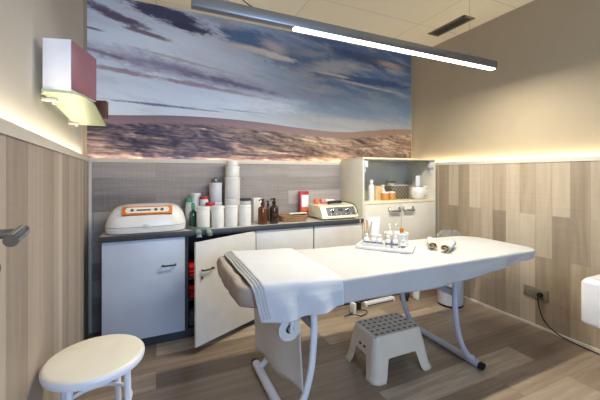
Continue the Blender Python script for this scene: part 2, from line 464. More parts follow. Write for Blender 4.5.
    def hgt(ox, oz): return mth('ADD', nz(2.6, 12, 6.6, 5, 0.52, 0.7, 0.0, ox, oz), mth('MULTIPLY', nz(6.5, 25, 2.2, 4, 0.5, 0.7, 0.0, ox, oz), 0.22))
    slope = mth('SUBTRACT', hgt(0.032, 0.008), hgt(0, 0))
    dv = mth('ADD', mth('MULTIPLY', slope, 0.85), 0.53)
    dv = mth('ADD', dv, mth('MULTIPLY', mth('SUBTRACT', big, 0.5), 0.42))
    dv = mth('ADD', dv, mth('MULTIPLY', mth('SUBTRACT', dn2, 0.5), 0.14))
    dleft = ramp(dv, [(0.42, (46, 42, 60)), (0.49, (76, 66, 82)), (0.545, (112, 95, 102)), (0.60, (148, 126, 124)), (0.68, (196, 174, 162))])
    dright = ramp(dv, [(0.40, (72, 58, 58)), (0.47, (106, 86, 80)), (0.535, (138, 114, 100)), (0.60, (172, 146, 124)), (0.68, (204, 178, 152))])
    near = mix(ramp(rx, [(0.25, 0.0), (0.6, 1.0)]), dleft, dright)
    far2 = mix(ramp(rx, [(0.4, 0.0), (0.8, 1.0)]), far, (152, 126, 110))
    edge = mth('ADD', mth('ADD', mth('MULTIPLY', below, -1.0), 0.075), mth('MULTIPLY', mth('SUBTRACT', wobf, 0.5), 0.10))
    nearmask = mth('SUBTRACT', 1.0, mth('MULTIPLY', mth('ADD', edge, 0.01), 40, True), True)
    land = mix(nearmask, far2, near)
    landmask = mth('MULTIPLY', below, 260, True)
    c = mix(landmask, c, land)
    L.new(c, b.inputs['Base Color']); b.inputs['Roughness'].default_value = 0.45
    b.inputs['Specular IOR Level'].default_value = 0.3
    return m
bm = BM(); box(bm, -0.515, XR-0.0, YB+0.012, YB+0.02, ZW-0.02, ZC-0.002)
tag(obj('wall_mural', bm, mural_mat()), 'large desert and cloudy sky photo mural covering the back wall', 'mural')

# ------------------------------------------------------------------ open door leaf with handle (left, beside the camera)
bm = BM(); box(bm, 2.33, 3.10, 0.024, 0.060, 0.01, 2.03, 0.002)
door = structure('door_1', bm, M_leftwood, loc=LC, rotz=ca)
hs = 2.365
bm = BM()
R90 = Matrix.Rotation(-PI/2, 4, 'X')
lathe(bm, [(0, 0), (.027, 0), (.027, .008), (.024, .011), (0, .011)], hs, 0.060, 1.193, 24, R90)
lathe(bm, [(0, 0), (.025, 0), (.025, .008), (.022, .011), (0, .011)], hs, 0.060, 1.133, 24, R90)
lathe(bm, [(0.009, .008), (.0095, .012), (0.009, .016), (0, .018)], hs, 0.060, 1.133, 16, R90)
hd = obj('door_handle', bm, M_chrome, door)
bm = BM()
tube(bm, [(hs, .065, 1.193), (hs, .105, 1.193)], .0085, 16, smooth=False)
tube(bm, [(hs-.008, .105, 1.196), (hs+.02, .106, 1.194), (hs+.06, .105, 1.190)], .0105, 20)
obj('lever', bm, M_chrome, hd)

# ------------------------------------------------------------------ glass wall shelf + things on it
bm = BM()
ol = [(1.60, 0.022), (1.60, .10), (1.585, .12)]
ol = [Vector((-.387, 1.46)), Vector((-.29, 1.46)), Vector((-.270, 1.485)), Vector((-.257, 1.536)), Vector((-.252, 1.62)), Vector((-.254, 1.70)), Vector((-.275, 2.05)), Vector((-.296, 2.386)), Vector((-.468, 2.386))]
ol = [(p.x, p.y) for p in ol]
# keep the wall edge on the wall
ol[0] = tuple(lw((YB-1.46)/.9966, 0.0, 0)[:2]); ol[-1] = tuple(lw((YB-2.386)/.9966, 0.0, 0)[:2])
prism(bm, ol, 1.602, 1.612)
sh = thing('glass_shelf', 'greenish glass shelf on white clips high on the left wall', 'shelf')
obj('glass_panel', bm, M_shelfglass, sh)
for yy in (1.58, 2.28):
    bm = BM(); s = (YB-yy)/.9966
    box(bm, s-.012, s+.012, -.02, .032, 1.588, 1.6015, .003); box(bm, s-.012, s+.012, -.02, .022, 1.6125, 1.620, .002)
    tube(bm, [(s, .02, 1.588), (s, .02, 1.578)], .007, 12, smooth=False)
    o = obj('clip', bm, M_plas); o.parent = sh; o.location = LC; o.rotation_euler.z = ca
# box: white end, pink long side
def orient(bm, o, ang): bm.transform(Matrix.Translation(o) @ Matrix.Rotation(ang, 4, 'Z'))
bx = thing('storage_box', 'white box with dusky pink side standing on the glass shelf', 'box', (-.294, 1.45, 1.613), math.radians(-14.5))
bm = BM(); box(bm, -.096, 0.0, 0, .205, 0, .193, .002); obj('box_body', bm, M_boxw, bx)
bm = BM(); box(bm, 0.0005, .003, .002, .203, .003, .190, .0008); tag(obj('side_panel', bm, M_pink, bx), 'dusky pink long side')
bm = BM(); box(bm, -.038, .038, -.02, .02, 0, .098, .002)
pb = tag(obj('picture_box', bm, mat('brown_patterned_card', (96, 58, 44), .5, var=.6), loc=(-.293, 2.12, 1.613), rotz=-.2), 'small brown patterned box at the far end of the glass shelf', 'box')

# ------------------------------------------------------------------ base cabinets
ZT = 0.85
YF_ = 2.615
def handle_bar(x0, x1, z, parent, m=M_black, y=YF_, dy=.025):
    bm = BM(); tube(bm, [(x0, y, z), (x0, y-dy, z), (x0+.01, y-dy-.004, z), (x1-.01, y-dy-.004, z), (x1, y-dy, z), (x1, y, z)], .006, 10, smooth=False)
    return obj('handle', bm, m, parent)

def carcass(x0, x1, parent, z1=ZT-.035, yf=YF_+.02, back=YB-.022, m=M_carc, shelves=()):
    bm = BM(); t = .016
    box(bm, x0, x0+t, yf, back, .06, z1); box(bm, x1-t, x1, yf, back, .06, z1)
    box(bm, x0+t, x1-t, yf, back, .06, .06+t); box(bm, x0+t, x1-t, yf, back, z1-t, z1); box(bm, x0+t, x1-t, back-.006, back, .06+t, z1-t)
    for s in shelves: box(bm, x0+t, x1-t, yf+.03, back-.006, s, s+t)
    o = obj('carcass', bm, m, parent)
    bm = BM(); box(bm, x0, x1, yf+.012, back, 0, .06); obj('plinth', bm, M_carc, parent)
    return o

cabA = thing('base_cabinet', 'dark cabinet with closed pale grey door tinted by bluish reflection below the white appliance', 'cabinet')
carcass(-.358, .214, cabA)
bm = BM(); box(bm, -.35, .203, YF_, YF_+.018, .075, ZT-.045, .0015); dA = obj('door', bm, M_door, cabA)
handle_bar(.045, .135, .60, dA)
cabB = thing('base_cabinet', 'base cabinet whose white door hangs ajar showing red cloth inside', 'cabinet')
carcass(.214, .775, cabB, shelves=(.28, .45))
# ajar door, hinged right
hx, hy, wdt, th = .772, YF_, .58, math.radians(27)
D = Matrix.Translation((hx, hy, 0)) @ Matrix.Rotation(PI+th, 4, 'Z')   # local +x runs from hinge to the free edge
bm = BM(); box(bm, 0, wdt, -.018, 0, .06, ZT-.045, .0015, M=D); dB = tag(obj('door', bm, M_doorw, cabB), 'off-white door standing ajar')
bm = BM(); tube(bm, [(wdt-.14, 0, .60), (wdt-.14, .025, .60), (wdt-.13, .029, .60), (wdt-.06, .029, .60), (wdt-.05, .025, .60), (wdt-.05, 0, .60)], .006, 10, smooth=False); bm.transform(D)
obj('handle', bm, M_black, dB)
bm = BM(); lathe(bm, [(0, 0), (.011, 0), (.011, .006), (.004, .008), (.004, .02), (0, .02)], wdt-.05, 0, .545, 16, R90); bm.transform(D)
obj('lock', bm, M_chrome, dB)
cabC = thing('base_cabinet', 'closed cream base cabinet in the middle of the counter', 'cabinet')
carcass(.775, 1.327, cabC)
bm = BM(); box(bm, .778, 1.321, YF_, YF_+.018, .075, ZT-.045, .0015); obj('door', bm, M_doorw, cabC)
cabD = thing('base_cabinet', 'closed cream base cabinet beneath the cream dial machine', 'cabinet')
carcass(1.327, 1.872, cabD)
bm = BM(); box(bm, 1.333, 1.866, YF_, YF_+.018, .075, ZT-.045, .0015); obj('door', bm, M_doorw, cabD)

ct = thing('countertop', 'long grey countertop with dark front edge along the back wall', 'countertop')
bm = BM(); box(bm, -.365, 1.872, 2.606, YB-.022, ZT-.035, ZT, .001); obj('worktop', bm, M_top, ct)
bm = BM(); box(bm, -.367, 1.872, 2.597, 2.606, ZT-.037, ZT, .001); tag(obj('front_edge', bm, M_edge, ct), 'dark grey edge band')

# towels inside the ajar cabinet
def folded(name, x0, x1, y0, y1, z0, n, h, m, label, cat='towel'):
    bm = BM()
    for i in range(n): box(bm, x0+random.uniform(0, .006), x1-random.uniform(0, .006), y0+random.uniform(0, .006), y1, z0+i*h, z0+(i+1)*h-.0015, h*.42, 3)
    return tag(obj(name, bm, m), label, cat)
folded('folded_towel', .236, .46, 2.66, 2.92, .4665, 3, .03, M_redcloth, 'red folded cloth on the upper shelf of the open cabinet')
folded('folded_towel', .236, .46, 2.66, 2.92, .2965, 3, .03, M_redcloth, 'red folded cloth on the lower shelf of the open cabinet')
folded('folded_towel', .236, .46, 2.66, 2.92, .0765, 4, .03, M_bluecloth, 'blue-grey folded cloth at the bottom of the open cabinet')

# pale green ribbon hanging over the counter front
def ribbon(pts, w, label):
    P = smooth_path(pts, 5); bm = BM(); A = []
    for i, p in enumerate(P):
        a = Vector(w)*(.85+.15*math.sin(i*.8))
        A.append((bm.verts.new(p-a/2), bm.verts.new(p+a/2)))
    for q, r in zip(A, A[1:]): bm.faces.new((q[0], q[1], r[1], r[0]))
    o = obj('ribbon', bm, M_ribbon); s = o.modifiers.new('t', 'SOLIDIFY'); s.thickness = .0012
    return tag(o, label, 'ribbon')
ribbon([(.215, 2.80, .854), (.24, 2.70, .856), (.29, 2.61, .858), (.300, 2.588, .850), (.305, 2.585, .825), (.308, 2.586, .795)], (.050, .01, 0), 'pale green ribbon end hanging over the counter edge, left one')
ribbon([(.228, 2.81, .860), (.258, 2.70, .864), (.30, 2.645, .866), (.365, 2.606, .864), (.378, 2.586, .852), (.385, 2.584, .83), (.390, 2.586, .800)], (.050, .014, 0), 'pale green ribbon end hanging over the counter edge, right one')

# ------------------------------------------------------------------ tall cabinet with niche
tc_ = thing('tall_cabinet', 'white cabinet with open lit niche in the back right corner', 'cabinet')
X0, X1, ZTOP, ZS = 1.874, 2.86, 1.455, 1.005
bm = BM(); t = .018
box(bm, X0, X0+t, YF_, YB-.022, .06, ZTOP-t, .001); box(bm, X1-t, X1, YF_, YB-.022, .06, ZTOP-t, .001)
box(bm, X0, X1, YF_, YB-.022, ZTOP-t, ZTOP, .001)
box(bm, X0+t, X1-t, YF_+.02, YB-.03, .06, .06+t)
obj('carcass', bm, M_white, tc_)
bm = BM(); box(bm, X0+t, X1-t, YF_+.002, YB-.03, ZS-.022, ZS, .001); obj('shelf', bm, M_cream, tc_)
bm = BM(); box(bm, X0+t, X1-t, YB-.034, YB-.028, .08, ZTOP-t); tag(obj('back_panel', bm, mat('grey_glossy_back', (186, 188, 178), .2, spec=.6), tc_), 'grey glossy niche back')
bm = BM(); box(bm, X0, X1, YF_+.03, YB-.03, 0, .06); obj('plinth', bm, M_carc, tc_)
for k, (a, b_) in enumerate(((X0+t+.002, 2.363), (2.369, X1-t-.002))):
    bm = BM(); box(bm, a, b_, YF_-.002, YF_+.016, .075, ZS-.026, .0015); d_ = obj('door', bm, M_white, tc_)
    x0, x1 = ((2.20, 2.335) if k == 0 else (2.385, 2.52))
    bm = BM()
    tube(bm, [(x0, YF_, .93), (x0+.005, YF_-.03, .905), (x1-.005, YF_-.03, .905), (x1, YF_, .93)], .012, 12, smooth=False)
    box(bm, x0-.01, x0+.012, YF_-.014, YF_-.001, .918, .944, .003); box(bm, x1-.012, x1+.01, YF_-.014, YF_-.001, .918, .944, .003)
    obj('handle', bm, M_alu, d_)
for k, x in enumerate((X0+t+.030, X1-t-.024)):
    bm = BM(); box(bm, x-.020, x+.020, YF_+.004, YF_+.06, ZTOP-.10, ZTOP-.03, .004)
    tube(bm, [(x, YF_+.03, ZTOP-.09), (x, YF_+.035, ZTOP-.15)], .008, 10, smooth=False)
    obj('hinge', bm, M_lgrey, tc_)
bm = BM(); box(bm, X0-.001, X1+.001, YF_-.006, YF_, ZTOP-.014, ZTOP+.002, .001); obj('top_edge', bm, M_cream, tc_)

# ------------------------------------------------------------------ counter items
# white appliance
ap = thing('paraffin_bath', 'white domed appliance with orange control panel on the counter left end', 'appliance', (-.062, 2.80, ZT))
def dome(bm, w, d, prof, z0, n=56, e=4.0):
    t = bmesh.new(); rings = []
    for f, z in prof:
        R = []
        for i in range(n):
            a = 2*PI*i/n; c, s = math.cos(a), math.sin(a)
            x = abs(c)**(2/e)*math.copysign(1, c)*w/2*f; y = abs(s)**(2/e)*math.copysign(1, s)*d/2*(1-(1-f)*1.25)
            R.append(t.verts.new((x, y, z0+z)))
        rings.append(R)
    for a, b_ in zip(rings, rings[1:]):
        for i in range(n): j = (i+1) % n; t.faces.new((a[i], a[j], b_[j], b_[i]))
    t.faces.new(list(reversed(rings[0]))); t.faces.new(rings[-1])
    merge(bm, t)
bm = BM(); dome(bm, .56, .38, [(1, .008), (1.01, .03), (1.01, .05)], 0); obj('base', bm, M_plas, ap)
bm = BM(); dome(bm, .56, .38, [(1.015, .053), (1.01, .065), (.985, .095), (.95, .125), (.90, .152), (.83, .176), (.74, .192), (.55, .203), (.3, .207)], 0); obj('lid', bm, M_appl, ap)
# panel on sloping front top
PM = Matrix.Translation((.005, -.158, .171)) @ Matrix.Rotation(math.radians(50), 4, 'X')
bm = BM(); box(bm, -.170, .170, -.036, .036, -.026, .004, .003, M=PM); pn = tag(obj('control_panel', bm, M_orange, ap), 'orange control panel')
bm = BM(); prism(bm, rrect(-.148, .148, -.024, .024, .02), .004, .0052); bm.transform(PM); obj('label_field', bm, M_creamp, pn)
bm = BM(); box(bm, -.075, .02, -.008, .006, .0052, .0066, M=PM); obj('display', bm, M_grey, pn)
for x in (-.104, .055, .098):
    bm = BM(); lathe(bm, [(.012, 0), (.012, .003), (0, .003)], x, 0, .0052, 16); bm.transform(PM); obj('button', bm, M_grey, pn)
for x in (-.17, .17):
    for y in (-.13, .13): bm = BM(); lathe(bm, [(0, 0), (.015, 0), (.015, .01), (0, .01)], x, y, 0, 12); obj('foot', bm, M_black, ap)
bm = BM(); box(bm, -.02, .02, -.199, -.186, .045, .075, .004); obj('latch', bm, M_plas, ap)

def bottle(name, label, cat, x, y, z, r, h, m, capm, cap_h=.02, neck=.4, group=None, pump=False, lab=None, rz=0):
    t = thing(name, label, cat, (x, y, z), rz, group)
    bm = BM(); lathe(bm, [(0, .0), (r*.93, .0), (r, .004), (r, h*.78), (r*.92, h*.84), (r*neck*1.1, h*.92), (r*neck, h*.93), (r*neck, h), (0, h)], n=24)
    obj('body', bm, m, t)
    bm = BM()
    if pump:
        lathe(bm, [(r*neck*1.15, h), (r*neck*1.15, h+.018), (r*.22, h+.022), (r*.22, h+.04), (0, h+.04)], n=20)
        lathe(bm, [(0, h+.037), (r*.36, h+.037), (r*.36, h+.048), (0, h+.05)], n=20)
        tube(bm, [(0, 0, h+.044), (-r*.6, -r*.3, h+.044), (-r*.95, -r*.45, h+.036)], r*.13, 8)
        obj('pump', bm, capm, t)
    else:
        lathe(bm, [(r*neck*1.2, h), (r*neck*1.2, h+cap_h), (r*neck, h+cap_h+.002), (0, h+cap_h+.002)], n=20); obj('cap', bm, capm, t)
    if lab:
        bm = BM(); lathe(bm, [(r*1.01, h*.36), (r*1.015, h*.37), (r*1.015, h*.54), (r*1.01, h*.55)], n=24); obj('label', bm, lab, t)
    return t

def jar(x, y, z, r, h, label, m=M_plas, lidm=M_plas, lidh=.018, group=None, cat='jar', name='jar', bands=0):
    t = thing(name, label, cat, (x, y, z), 0, group)
    prof = [(0, 0), (r*.95, 0), (r, .005)]
    for k in range(bands):
        zz = h*(k+1)/(bands+1); prof += [(r, zz-.003), (r*1.03, zz), (r, zz+.003)]
    prof += [(r, h-lidh-.003), (r*.96, h-lidh)]
    prof += [(0, h-lidh)]
    bm = BM(); lathe(bm, prof); obj('body', bm, m, t)
    bm = BM(); lathe(bm, [(0, h-lidh), (r*1.03, h-lidh), (r*1.03, h-.004), (r*.98, h), (r*.5, h+.001), (0, h+.001)]); obj('lid', bm, lidm, t)
    return t
# back left bottles
bottle('bottle', 'grey-white tube bottle with green cap beside the white appliance', 'bottle', .258, 2.88, ZT, .030, .20, M_lgrey, M_greenl, .035, .8)
bottle('bottle', 'tall white bottle behind the dark green bottle', 'bottle', .318, 2.95, ZT, .042, .25, M_plas, M_plas, .02, .9)
bottle('bottle', 'dark green bottle with pale green neck on the counter', 'bottle', .278, 2.757, ZT, .030, .15, M_green, M_greenl, .05, .4)
for k, (x, y, z, l) in enumerate(((.385, 2.90, ZT, 'white tub with red lid behind the first white jar, lower left'), (.427, 2.825, ZT, 'white tub with red lid beside the tin stack'))):
    jar(x, y, z, .038, .155+.04*k, l, lidm=M_red, lidh=.03, group=None, name='tub')
jar(.385, 2.90, ZT+.157, .036, .085, 'small white tub with red lid stacked behind the first canister', lidm=M_red, lidh=.022, name='tub')
# white canisters in front
for (x, y, l) in ((.352, 2.70, 'white ribbed canister, nearest the dark green bottle'), (.470, 2.70, 'white ribbed canister, second from the left in the front row'), (.582, 2.70, 'white ribbed canister, third from the left in the front row')):
    jar(x, y, ZT, .053, .175, l, bands=0, name='canister', cat='canister', group='white canisters in the front row')
jar(.700, 2.70, ZT, .054, .175, 'white canister under the dark-lidded glass jar', name='canister', cat='canister', group='white canisters in the front row')
g = thing('glass_jar', 'small clear jar with dark flat lid on the fourth canister', 'jar', (.705, 2.70, ZT+.1765))
bm = BM(); lathe(bm, [(0, 0), (.045, 0), (.046, .03), (.044, .035), (0, .035)]); obj('body', bm, M_acryl, g)
bm = BM(); lathe(bm, [(0, .0355), (.049, .0355), (.049, .052), (.045, .055), (0, .055)]); obj('lid', bm, M_carc, g)
# stacks
z = ZT
for k, (h, m_, lid, l) in enumerate(((.19, M_lgrey, M_lgrey, 'grey-white tin at the bottom of the left stack'), (.17, M_lgrey, M_lgrey, 'grey-white tin on the left stack below the lidded dish'))):
    jar(.490, 2.93, z, .055, h, l, m_, lid, .02, name='tin', cat='tin', group='tins of the left stack'); z += h+.001
t = thing('metal_dish', 'small metal dish topping the left tin stack', 'dish', (.490, 2.93, z))
bm = BM(); lathe(bm, [(0, 0), (.03, 0), (.04, .02), (.038, .034), (.02, .036), (.012, .045), (0, .047)]); obj('dish', bm, M_chrome, t)
z = ZT
for k, (h, r, l) in enumerate(((.21, .066, 'wide white tub at the bottom of the tallest stack'), (.20, .066, 'wide white tub in the middle of the tallest stack'), (.10, .060, 'white tub near the top of the tallest stack'), (.05, .052, 'shallow white tub on the very top of the tallest stack'))):
    jar(.642, 2.93, z, r*1.05, h, l, M_plas, M_plas, .022, name='tub', cat='tub', group='tubs of the tallest stack'); z += h+.001
bm = BM(); box(bm, -.042, .042, -.04, .04, 0, .215, .006, 3)
pk = tag(obj('paper_pack', bm, M_plas, loc=(.862, 2.90, ZT), rotz=.1), 'white square pack standing behind the amber bottles', 'pack')
bottle('pump_bottle', 'brown amber pump bottle, left of the pair', 'bottle', .855, 2.68, ZT, .042, .172, M_amber, M_black, pump=True, neck=.38)
bottle('pump_bottle', 'darker brown amber pump bottle, right of the pair', 'bottle', .962, 2.685, ZT, .042, .176, mat('dark_amber_glass', (52, 24, 14), .1, coat=.5), M_black, pump=True, neck=.38)
bottle('pump_bottle', 'black-topped bottle half hidden between the amber bottles', 'bottle', .965, 2.86, ZT, .03, .14, M_carc, M_black, pump=True, neck=.38)
# basket
bk = thing('wicker_basket', 'flat tan wicker basket beside the amber bottles', 'basket', (1.17, 2.745, ZT), -.12)
bm = BM()
for j in range(5):
    zz = .008+j*.0115; k = 1+.03*j
    pts = [(x*k, y*k, zz+.002*math.sin(i*1.9+j*3)) for i, (x, y) in enumerate(rrect(-.115, .115, -.065, .065, .02, 4))]
    tube(bm, pts+[pts[0]], .0062, 8, smooth=False)
obj('weave', bm, mat('wicker', (150, 118, 80), .8, bump=.9, bscale=140, var=.2), bk)
bm = BM(); box(bm, -.115, .115, -.065, .065, .003, .009); obj('bottom', bm, M_stick, bk)
bm = BM(); box(bm, -.06, .12, -.02, .03, .058, .068, .003, M=Matrix.Rotation(.05, 4, 'Z'))
tag(obj('paper_file', bm, M_plas, loc=(1.20, 2.76, ZT+.004), rotz=-.05), 'white strip lying across the wicker basket', 'strip')
# red / white box
rb = thing('product_box', 'red and white upright box against the back wall', 'box', (1.395, 2.985, ZT), -.15)
bm = BM(); box(bm, -.048, .048, -.03, .03, 0, .26, .003); obj('box_body', bm, M_red, rb)
bm = BM(); box(bm, -.030, .044, -.0315, -.0302, .06, .225); obj('label_panel', bm, M_boxw, rb)
bm = BM(); box(bm, -.030, .044, -.0325, -.0316, .06, .10); obj('orange_band', bm, M_orange, rb)
# machine with dials (wedge profile extruded along x)
mc = thing('dial_machine', 'cream machine with grey dial panel at the counter right end', 'machine', (1.625, 2.78, ZT), 0)
mc.scale = (.86, .84, .95)
bm = BM()
prof = [(-.19, .012), (-.19, .03), (-.12, .135), (.17, .150), (.19, .14), (.19, .012)]
t = bmesh.new(); Lr = [t.verts.new((-.235, y, z)) for y, z in prof]; Rr = [t.verts.new((.235, y, z)) for y, z in prof]
t.faces.new(Lr); t.faces.new(list(reversed(Rr)))
for i in range(len(prof)): j = (i+1) % len(prof); t.faces.new((Lr[i], Rr[i], Rr[j], Lr[j]))
bmesh.ops.recalc_face_normals(t, faces=t.faces); bmesh.ops.bevel(t, geom=t.edges[:], offset=.008, segments=3, profile=.5, affect='EDGES')
merge(bm, t); obj('housing', bm, M_cream, mc)
sl = math.atan2(.105, .07)
PM = Matrix.Translation((0.01, -.155, .0825)) @ Matrix.Rotation(sl, 4, 'X')
bm = BM(); box(bm, -.175, .195, -.048, .048, 0, .003, .001, M=PM); dp = obj('dial_panel', bm, M_grey, mc)
for x in (-.10, .09):
    bm = BM(); lathe(bm, [(.024, 0), (.024, .006), (.017, .008), (.016, .022), (.012, .024), (0, .024)], x, .006, .003, 24); bm.transform(PM); obj('dial', bm, M_chrome, dp)
bm = BM(); box(bm, -.03, .035, .0, .03, .003, .006, .001, M=PM); obj('meter_window', bm, M_black, dp)
for x in (-.13, -.06, 0.0, .06, .13, .165):
    bm = BM(); lathe(bm, [(.0065, 0), (.005, .008), (0, .009)], x, -.034, .003, 12); bm.transform(PM); obj('button', bm, M_lgrey if x < .16 else M_black, dp)
for x in (-.19, .19):
    for y in (-.15, .15): bm = BM(); lathe(bm, [(0, 0), (.014, 0), (.014, .013), (0, .013)], x, y, 0, 12); obj('foot', bm, M_black, mc)
zt = ZT+.1425
hp = thing('handpiece', 'black corded handpiece lying on top of the cream machine', 'handpiece', (0, 0, 0))
bm = BM(); tube(bm, [(1.56, 2.755, zt+.012), (1.61, 2.76, zt+.016), (1.66, 2.765, zt+.016), (1.71, 2.77, zt+.014)], .015, 14, flat=1.5); obj('grip', bm, M_black, hp)
bm = BM(); tube(bm, [(1.71, 2.77, zt+.014), (1.76, 2.73, zt+.014), (1.80, 2.66, zt-.01), (1.805, 2.61, ZT+.08), (1.785, 2.605, ZT+.05)], .004, 8); obj('cord', bm, M_black, hp)
tb = thing('cream_tube', 'pink and white tube lying on the cream machine', 'tube')
bm = BM(); tube(bm, [(1.52, 2.84, zt+.023), (1.57, 2.84, zt+.023)], .022, 16, smooth=False); obj('cap', bm, mat('pink_plastic', (226, 140, 140), .4), tb)
bm = BM(); tube(bm, [(1.57, 2.84, zt+.022), (1.68, 2.85, zt+.014)], .021, 16, smooth=False); obj('body', bm, M_plas, tb)
bm = BM(); lathe(bm, [(0, 0), (.022, 0), (.028, .02), (.024, .045), (.012, .05), (0, .05)]); tag(obj('orange_pot', bm, mat('coral_plastic', (224, 118, 76), .45), loc=(1.468, 2.84, ZT+.141)), 'small orange pot on the left of the cream machine', 'pot')

# ------------------------------------------------------------------ niche items
bm = BM(); box(bm, -.05, .03, -.04, .04, 0, .12, .002); tag(obj('blue_box', bm, M_blue, loc=(1.955, 2.80, ZS)), 'small petrol blue box at the left end of the niche', 'box')
bottle('pump_bottle', 'tall slim white bottle at the left of the niche', 'bottle', 2.085, 2.76, ZS, .034, .19, M_plas, M_plas, .03, .5)
bm = BM(); box(bm, -.05, .05, -.03, .03, 0, .155, .002); tag(obj('tan_box', bm, M_tan, loc=(2.21, 2.82, ZS)), 'plain tan upright box in the niche', 'box')
for x, l in ((2.275, 'amber cream jar with white lid in the niche, left one'), (2.365, 'amber cream jar with white lid in the niche, right one')):
    jar(x, 2.77, ZS, .042, .09, l, M_orangej, M_plas, .015, name='cream_jar')
bottle('bottle', 'small white bottle standing behind the amber cream jars', 'bottle', 2.325, 2.87, ZS, .03, .13, M_plas, M_plas, .03, .6)
wb = thing('woven_box', 'dark taupe woven box in the middle of the niche', 'box', (2.525, 2.875, ZS))
bm = BM(); box(bm, -.125, .125, -.07, .07, 0, .15, .006)
def weave():
    m, N, L, b = newmat('taupe_weave'); tc = N.new('ShaderNodeTexCoord'); ck = N.new('ShaderNodeTexChecker'); ck.inputs['Scale'].default_value = 42
    ck.inputs['Color1'].default_value = (*lin((92, 82, 68)), 1); ck.inputs['Color2'].default_value = (*lin((126, 114, 96)), 1)
    L.new(tc.outputs['Object'], ck.inputs['Vector']); L.new(ck.outputs['Color'], b.inputs['Base Color']); b.inputs['Roughness'].default_value = .8
    return m
obj('box_body', bm, weave(), wb)
bm = BM(); box(bm, -.128, .128, -.073, .073, .15, .158, .003); obj('rim', bm, M_lgrey, wb)
pl = thing('small_plant', 'low olive green plant in a dish on the woven box', 'plant', (2.45, 2.875, ZS+.158))
bm = BM(); lathe(bm, [(0, 0), (.03, 0), (.045, .018), (.04, .018), (0, .012)], n=20); obj('dish', bm, M_plas, pl)
bm = BM()
for i in range(26):
    a = i*2.4; r = .045*math.sqrt(i/26); c = Vector((r*math.cos(a), r*math.sin(a), .02)); tip = c+Vector((math.cos(a)*.025, math.sin(a)*.025, .03+.01*math.sin(i)))
    s = Vector((-math.sin(a), math.cos(a), 0))*.008; mid = (c+tip)/2+Vector((0, 0, .008))
    v = [bm.verts.new(q) for q in (c, mid+s, tip, mid-s)]; bm.faces.new(v)
o = obj('leaves', bm, M_leaf, pl); o.modifiers.new('s', 'SOLIDIFY').thickness = .001
pot = thing('round_pot', 'round white pot filled with dark pebbles holding a white card', 'pot', (2.695, 2.712, ZS)); pot.scale = (1.12, 1.12, 1.3)
bm = BM(); lathe(bm, [(0, 0), (.04, 0), (.065, .015), (.080, .05), (.078, .08), (.062, .108), (.056, .108), (.06, .09), (0, .088)]); obj('bowl', bm, M_plas, pot)
for i in range(14):
    a = i*2.4; r = .045*math.sqrt((i+.3)/14); bm = BM(); bmesh.ops.create_icosphere(bm, subdivisions=2, radius=.015, matrix=Matrix.Translation((r*math.cos(a), r*math.sin(a), .1)) @ Matrix.Diagonal((1.1, .9, .75, 1)))
    obj('pebble', bm, M_stone, pot)
bm = BM(); box(bm, -.033, .033, -.001, .001, 0, .125); cd = tag(obj('card', bm, M_boxw, loc=(2.695, 2.715, ZS+.140), rotz=.1), 'white card sticking up from the pebble pot', 'card')
ph = thing('wall_phone', 'cream handset holder at the right end of the niche', 'holder', (2.805, 2.72, ZS))
bm = BM(); box(bm, -.028, .028, -.012, .012, 0, .15, .008, 3); obj('body', bm, M_cream, ph)
for zz in (.115, .075, .035):
    bm = BM(); lathe(bm, [(.010, 0), (.009, .003), (0, .003)], 0, -.012, zz, 16, Matrix.Rotation(PI/2, 4, 'X')); obj('button', bm, M_brown, ph)

# ------------------------------------------------------------------ pendant lamp
lampY, z0, z1 = 1.72, 2.150, 2.215
lm = thing('pendant_lamp', 'long slim linear pendant lamp hanging above the treatment couch', 'lamp', (1.36, lampY, 2.15))
def sub(bm, dz=0): bm.transform(Matrix.Translation((-1.36, -lampY, -2.15)))
bm = BM(); box(bm, .165, 2.545, lampY-.025, lampY+.025, z0+.006, z1, .002); sub(bm); obj('housing', bm, mat('silver_anodised', (150, 152, 158), .3, metal=.9), lm)
bm = BM(); box(bm, .74, 2.525, lampY-.019, lampY+.019, z0-.002, z0+.007, .001); sub(bm); obj('diffuser', bm, M_emit, lm)
for x in (.35, 2.243):
    bm = BM(); tube(bm, [(x, lampY, z1), (x, lampY, ZC)], .0011, 6, smooth=False); lathe(bm, [(.008, z1), (.006, z1+.02), (0, z1+.022)], x, lampY, 0, 12); sub(bm)
    obj('suspension_wire', bm, M_alu, lm)
bm = BM(); tube(bm, [(.55, lampY, z1+.004), (.49, lampY, z1+.01), (.42, lampY, z1+.05), (.36, lampY+.02, z1+.14), (.33, lampY+.03, z1+.3), (.33, lampY+.03, ZC)], .0032, 8); sub(bm); obj('power_cord', bm, M_black, lm)

# ceiling vent
vt = thing('ceiling_vent', 'dark slotted air vent in the ceiling near the right wall', 'vent', (0, 0, 0))
bm = BM()
x0, x1, y0, y1 = 2.64, 2.79, 2.08, 2.52
box(bm, x0, x1, y0, y0+.02, ZC-.008, ZC); box(bm, x0, x1, y1-.02, y1, ZC-.008, ZC); box(bm, x0, x0+.02, y0, y1, ZC-.008, ZC); box(bm, x1-.02, x1, y0, y1, ZC-.008, ZC)
obj('frame', bm, mat('vent_grey', (120, 112, 96), .5), vt)
bm = BM(); box(bm, x0+.02, x1-.02, y0+.02, y1-.02, ZC-.002, ZC-.0005); obj('opening', bm, M_dark, vt)
for k in range(4):
    xx = x0+.036+k*.026
    bm = BM(); box(bm, xx-.004, xx+.004, y0+.02, y1-.02, ZC-.009, ZC-.002); obj('slat', bm, mat('slat_grey', (92, 86, 74), .5) if k == 0 else bpy.data.materials['slat_grey'], vt)

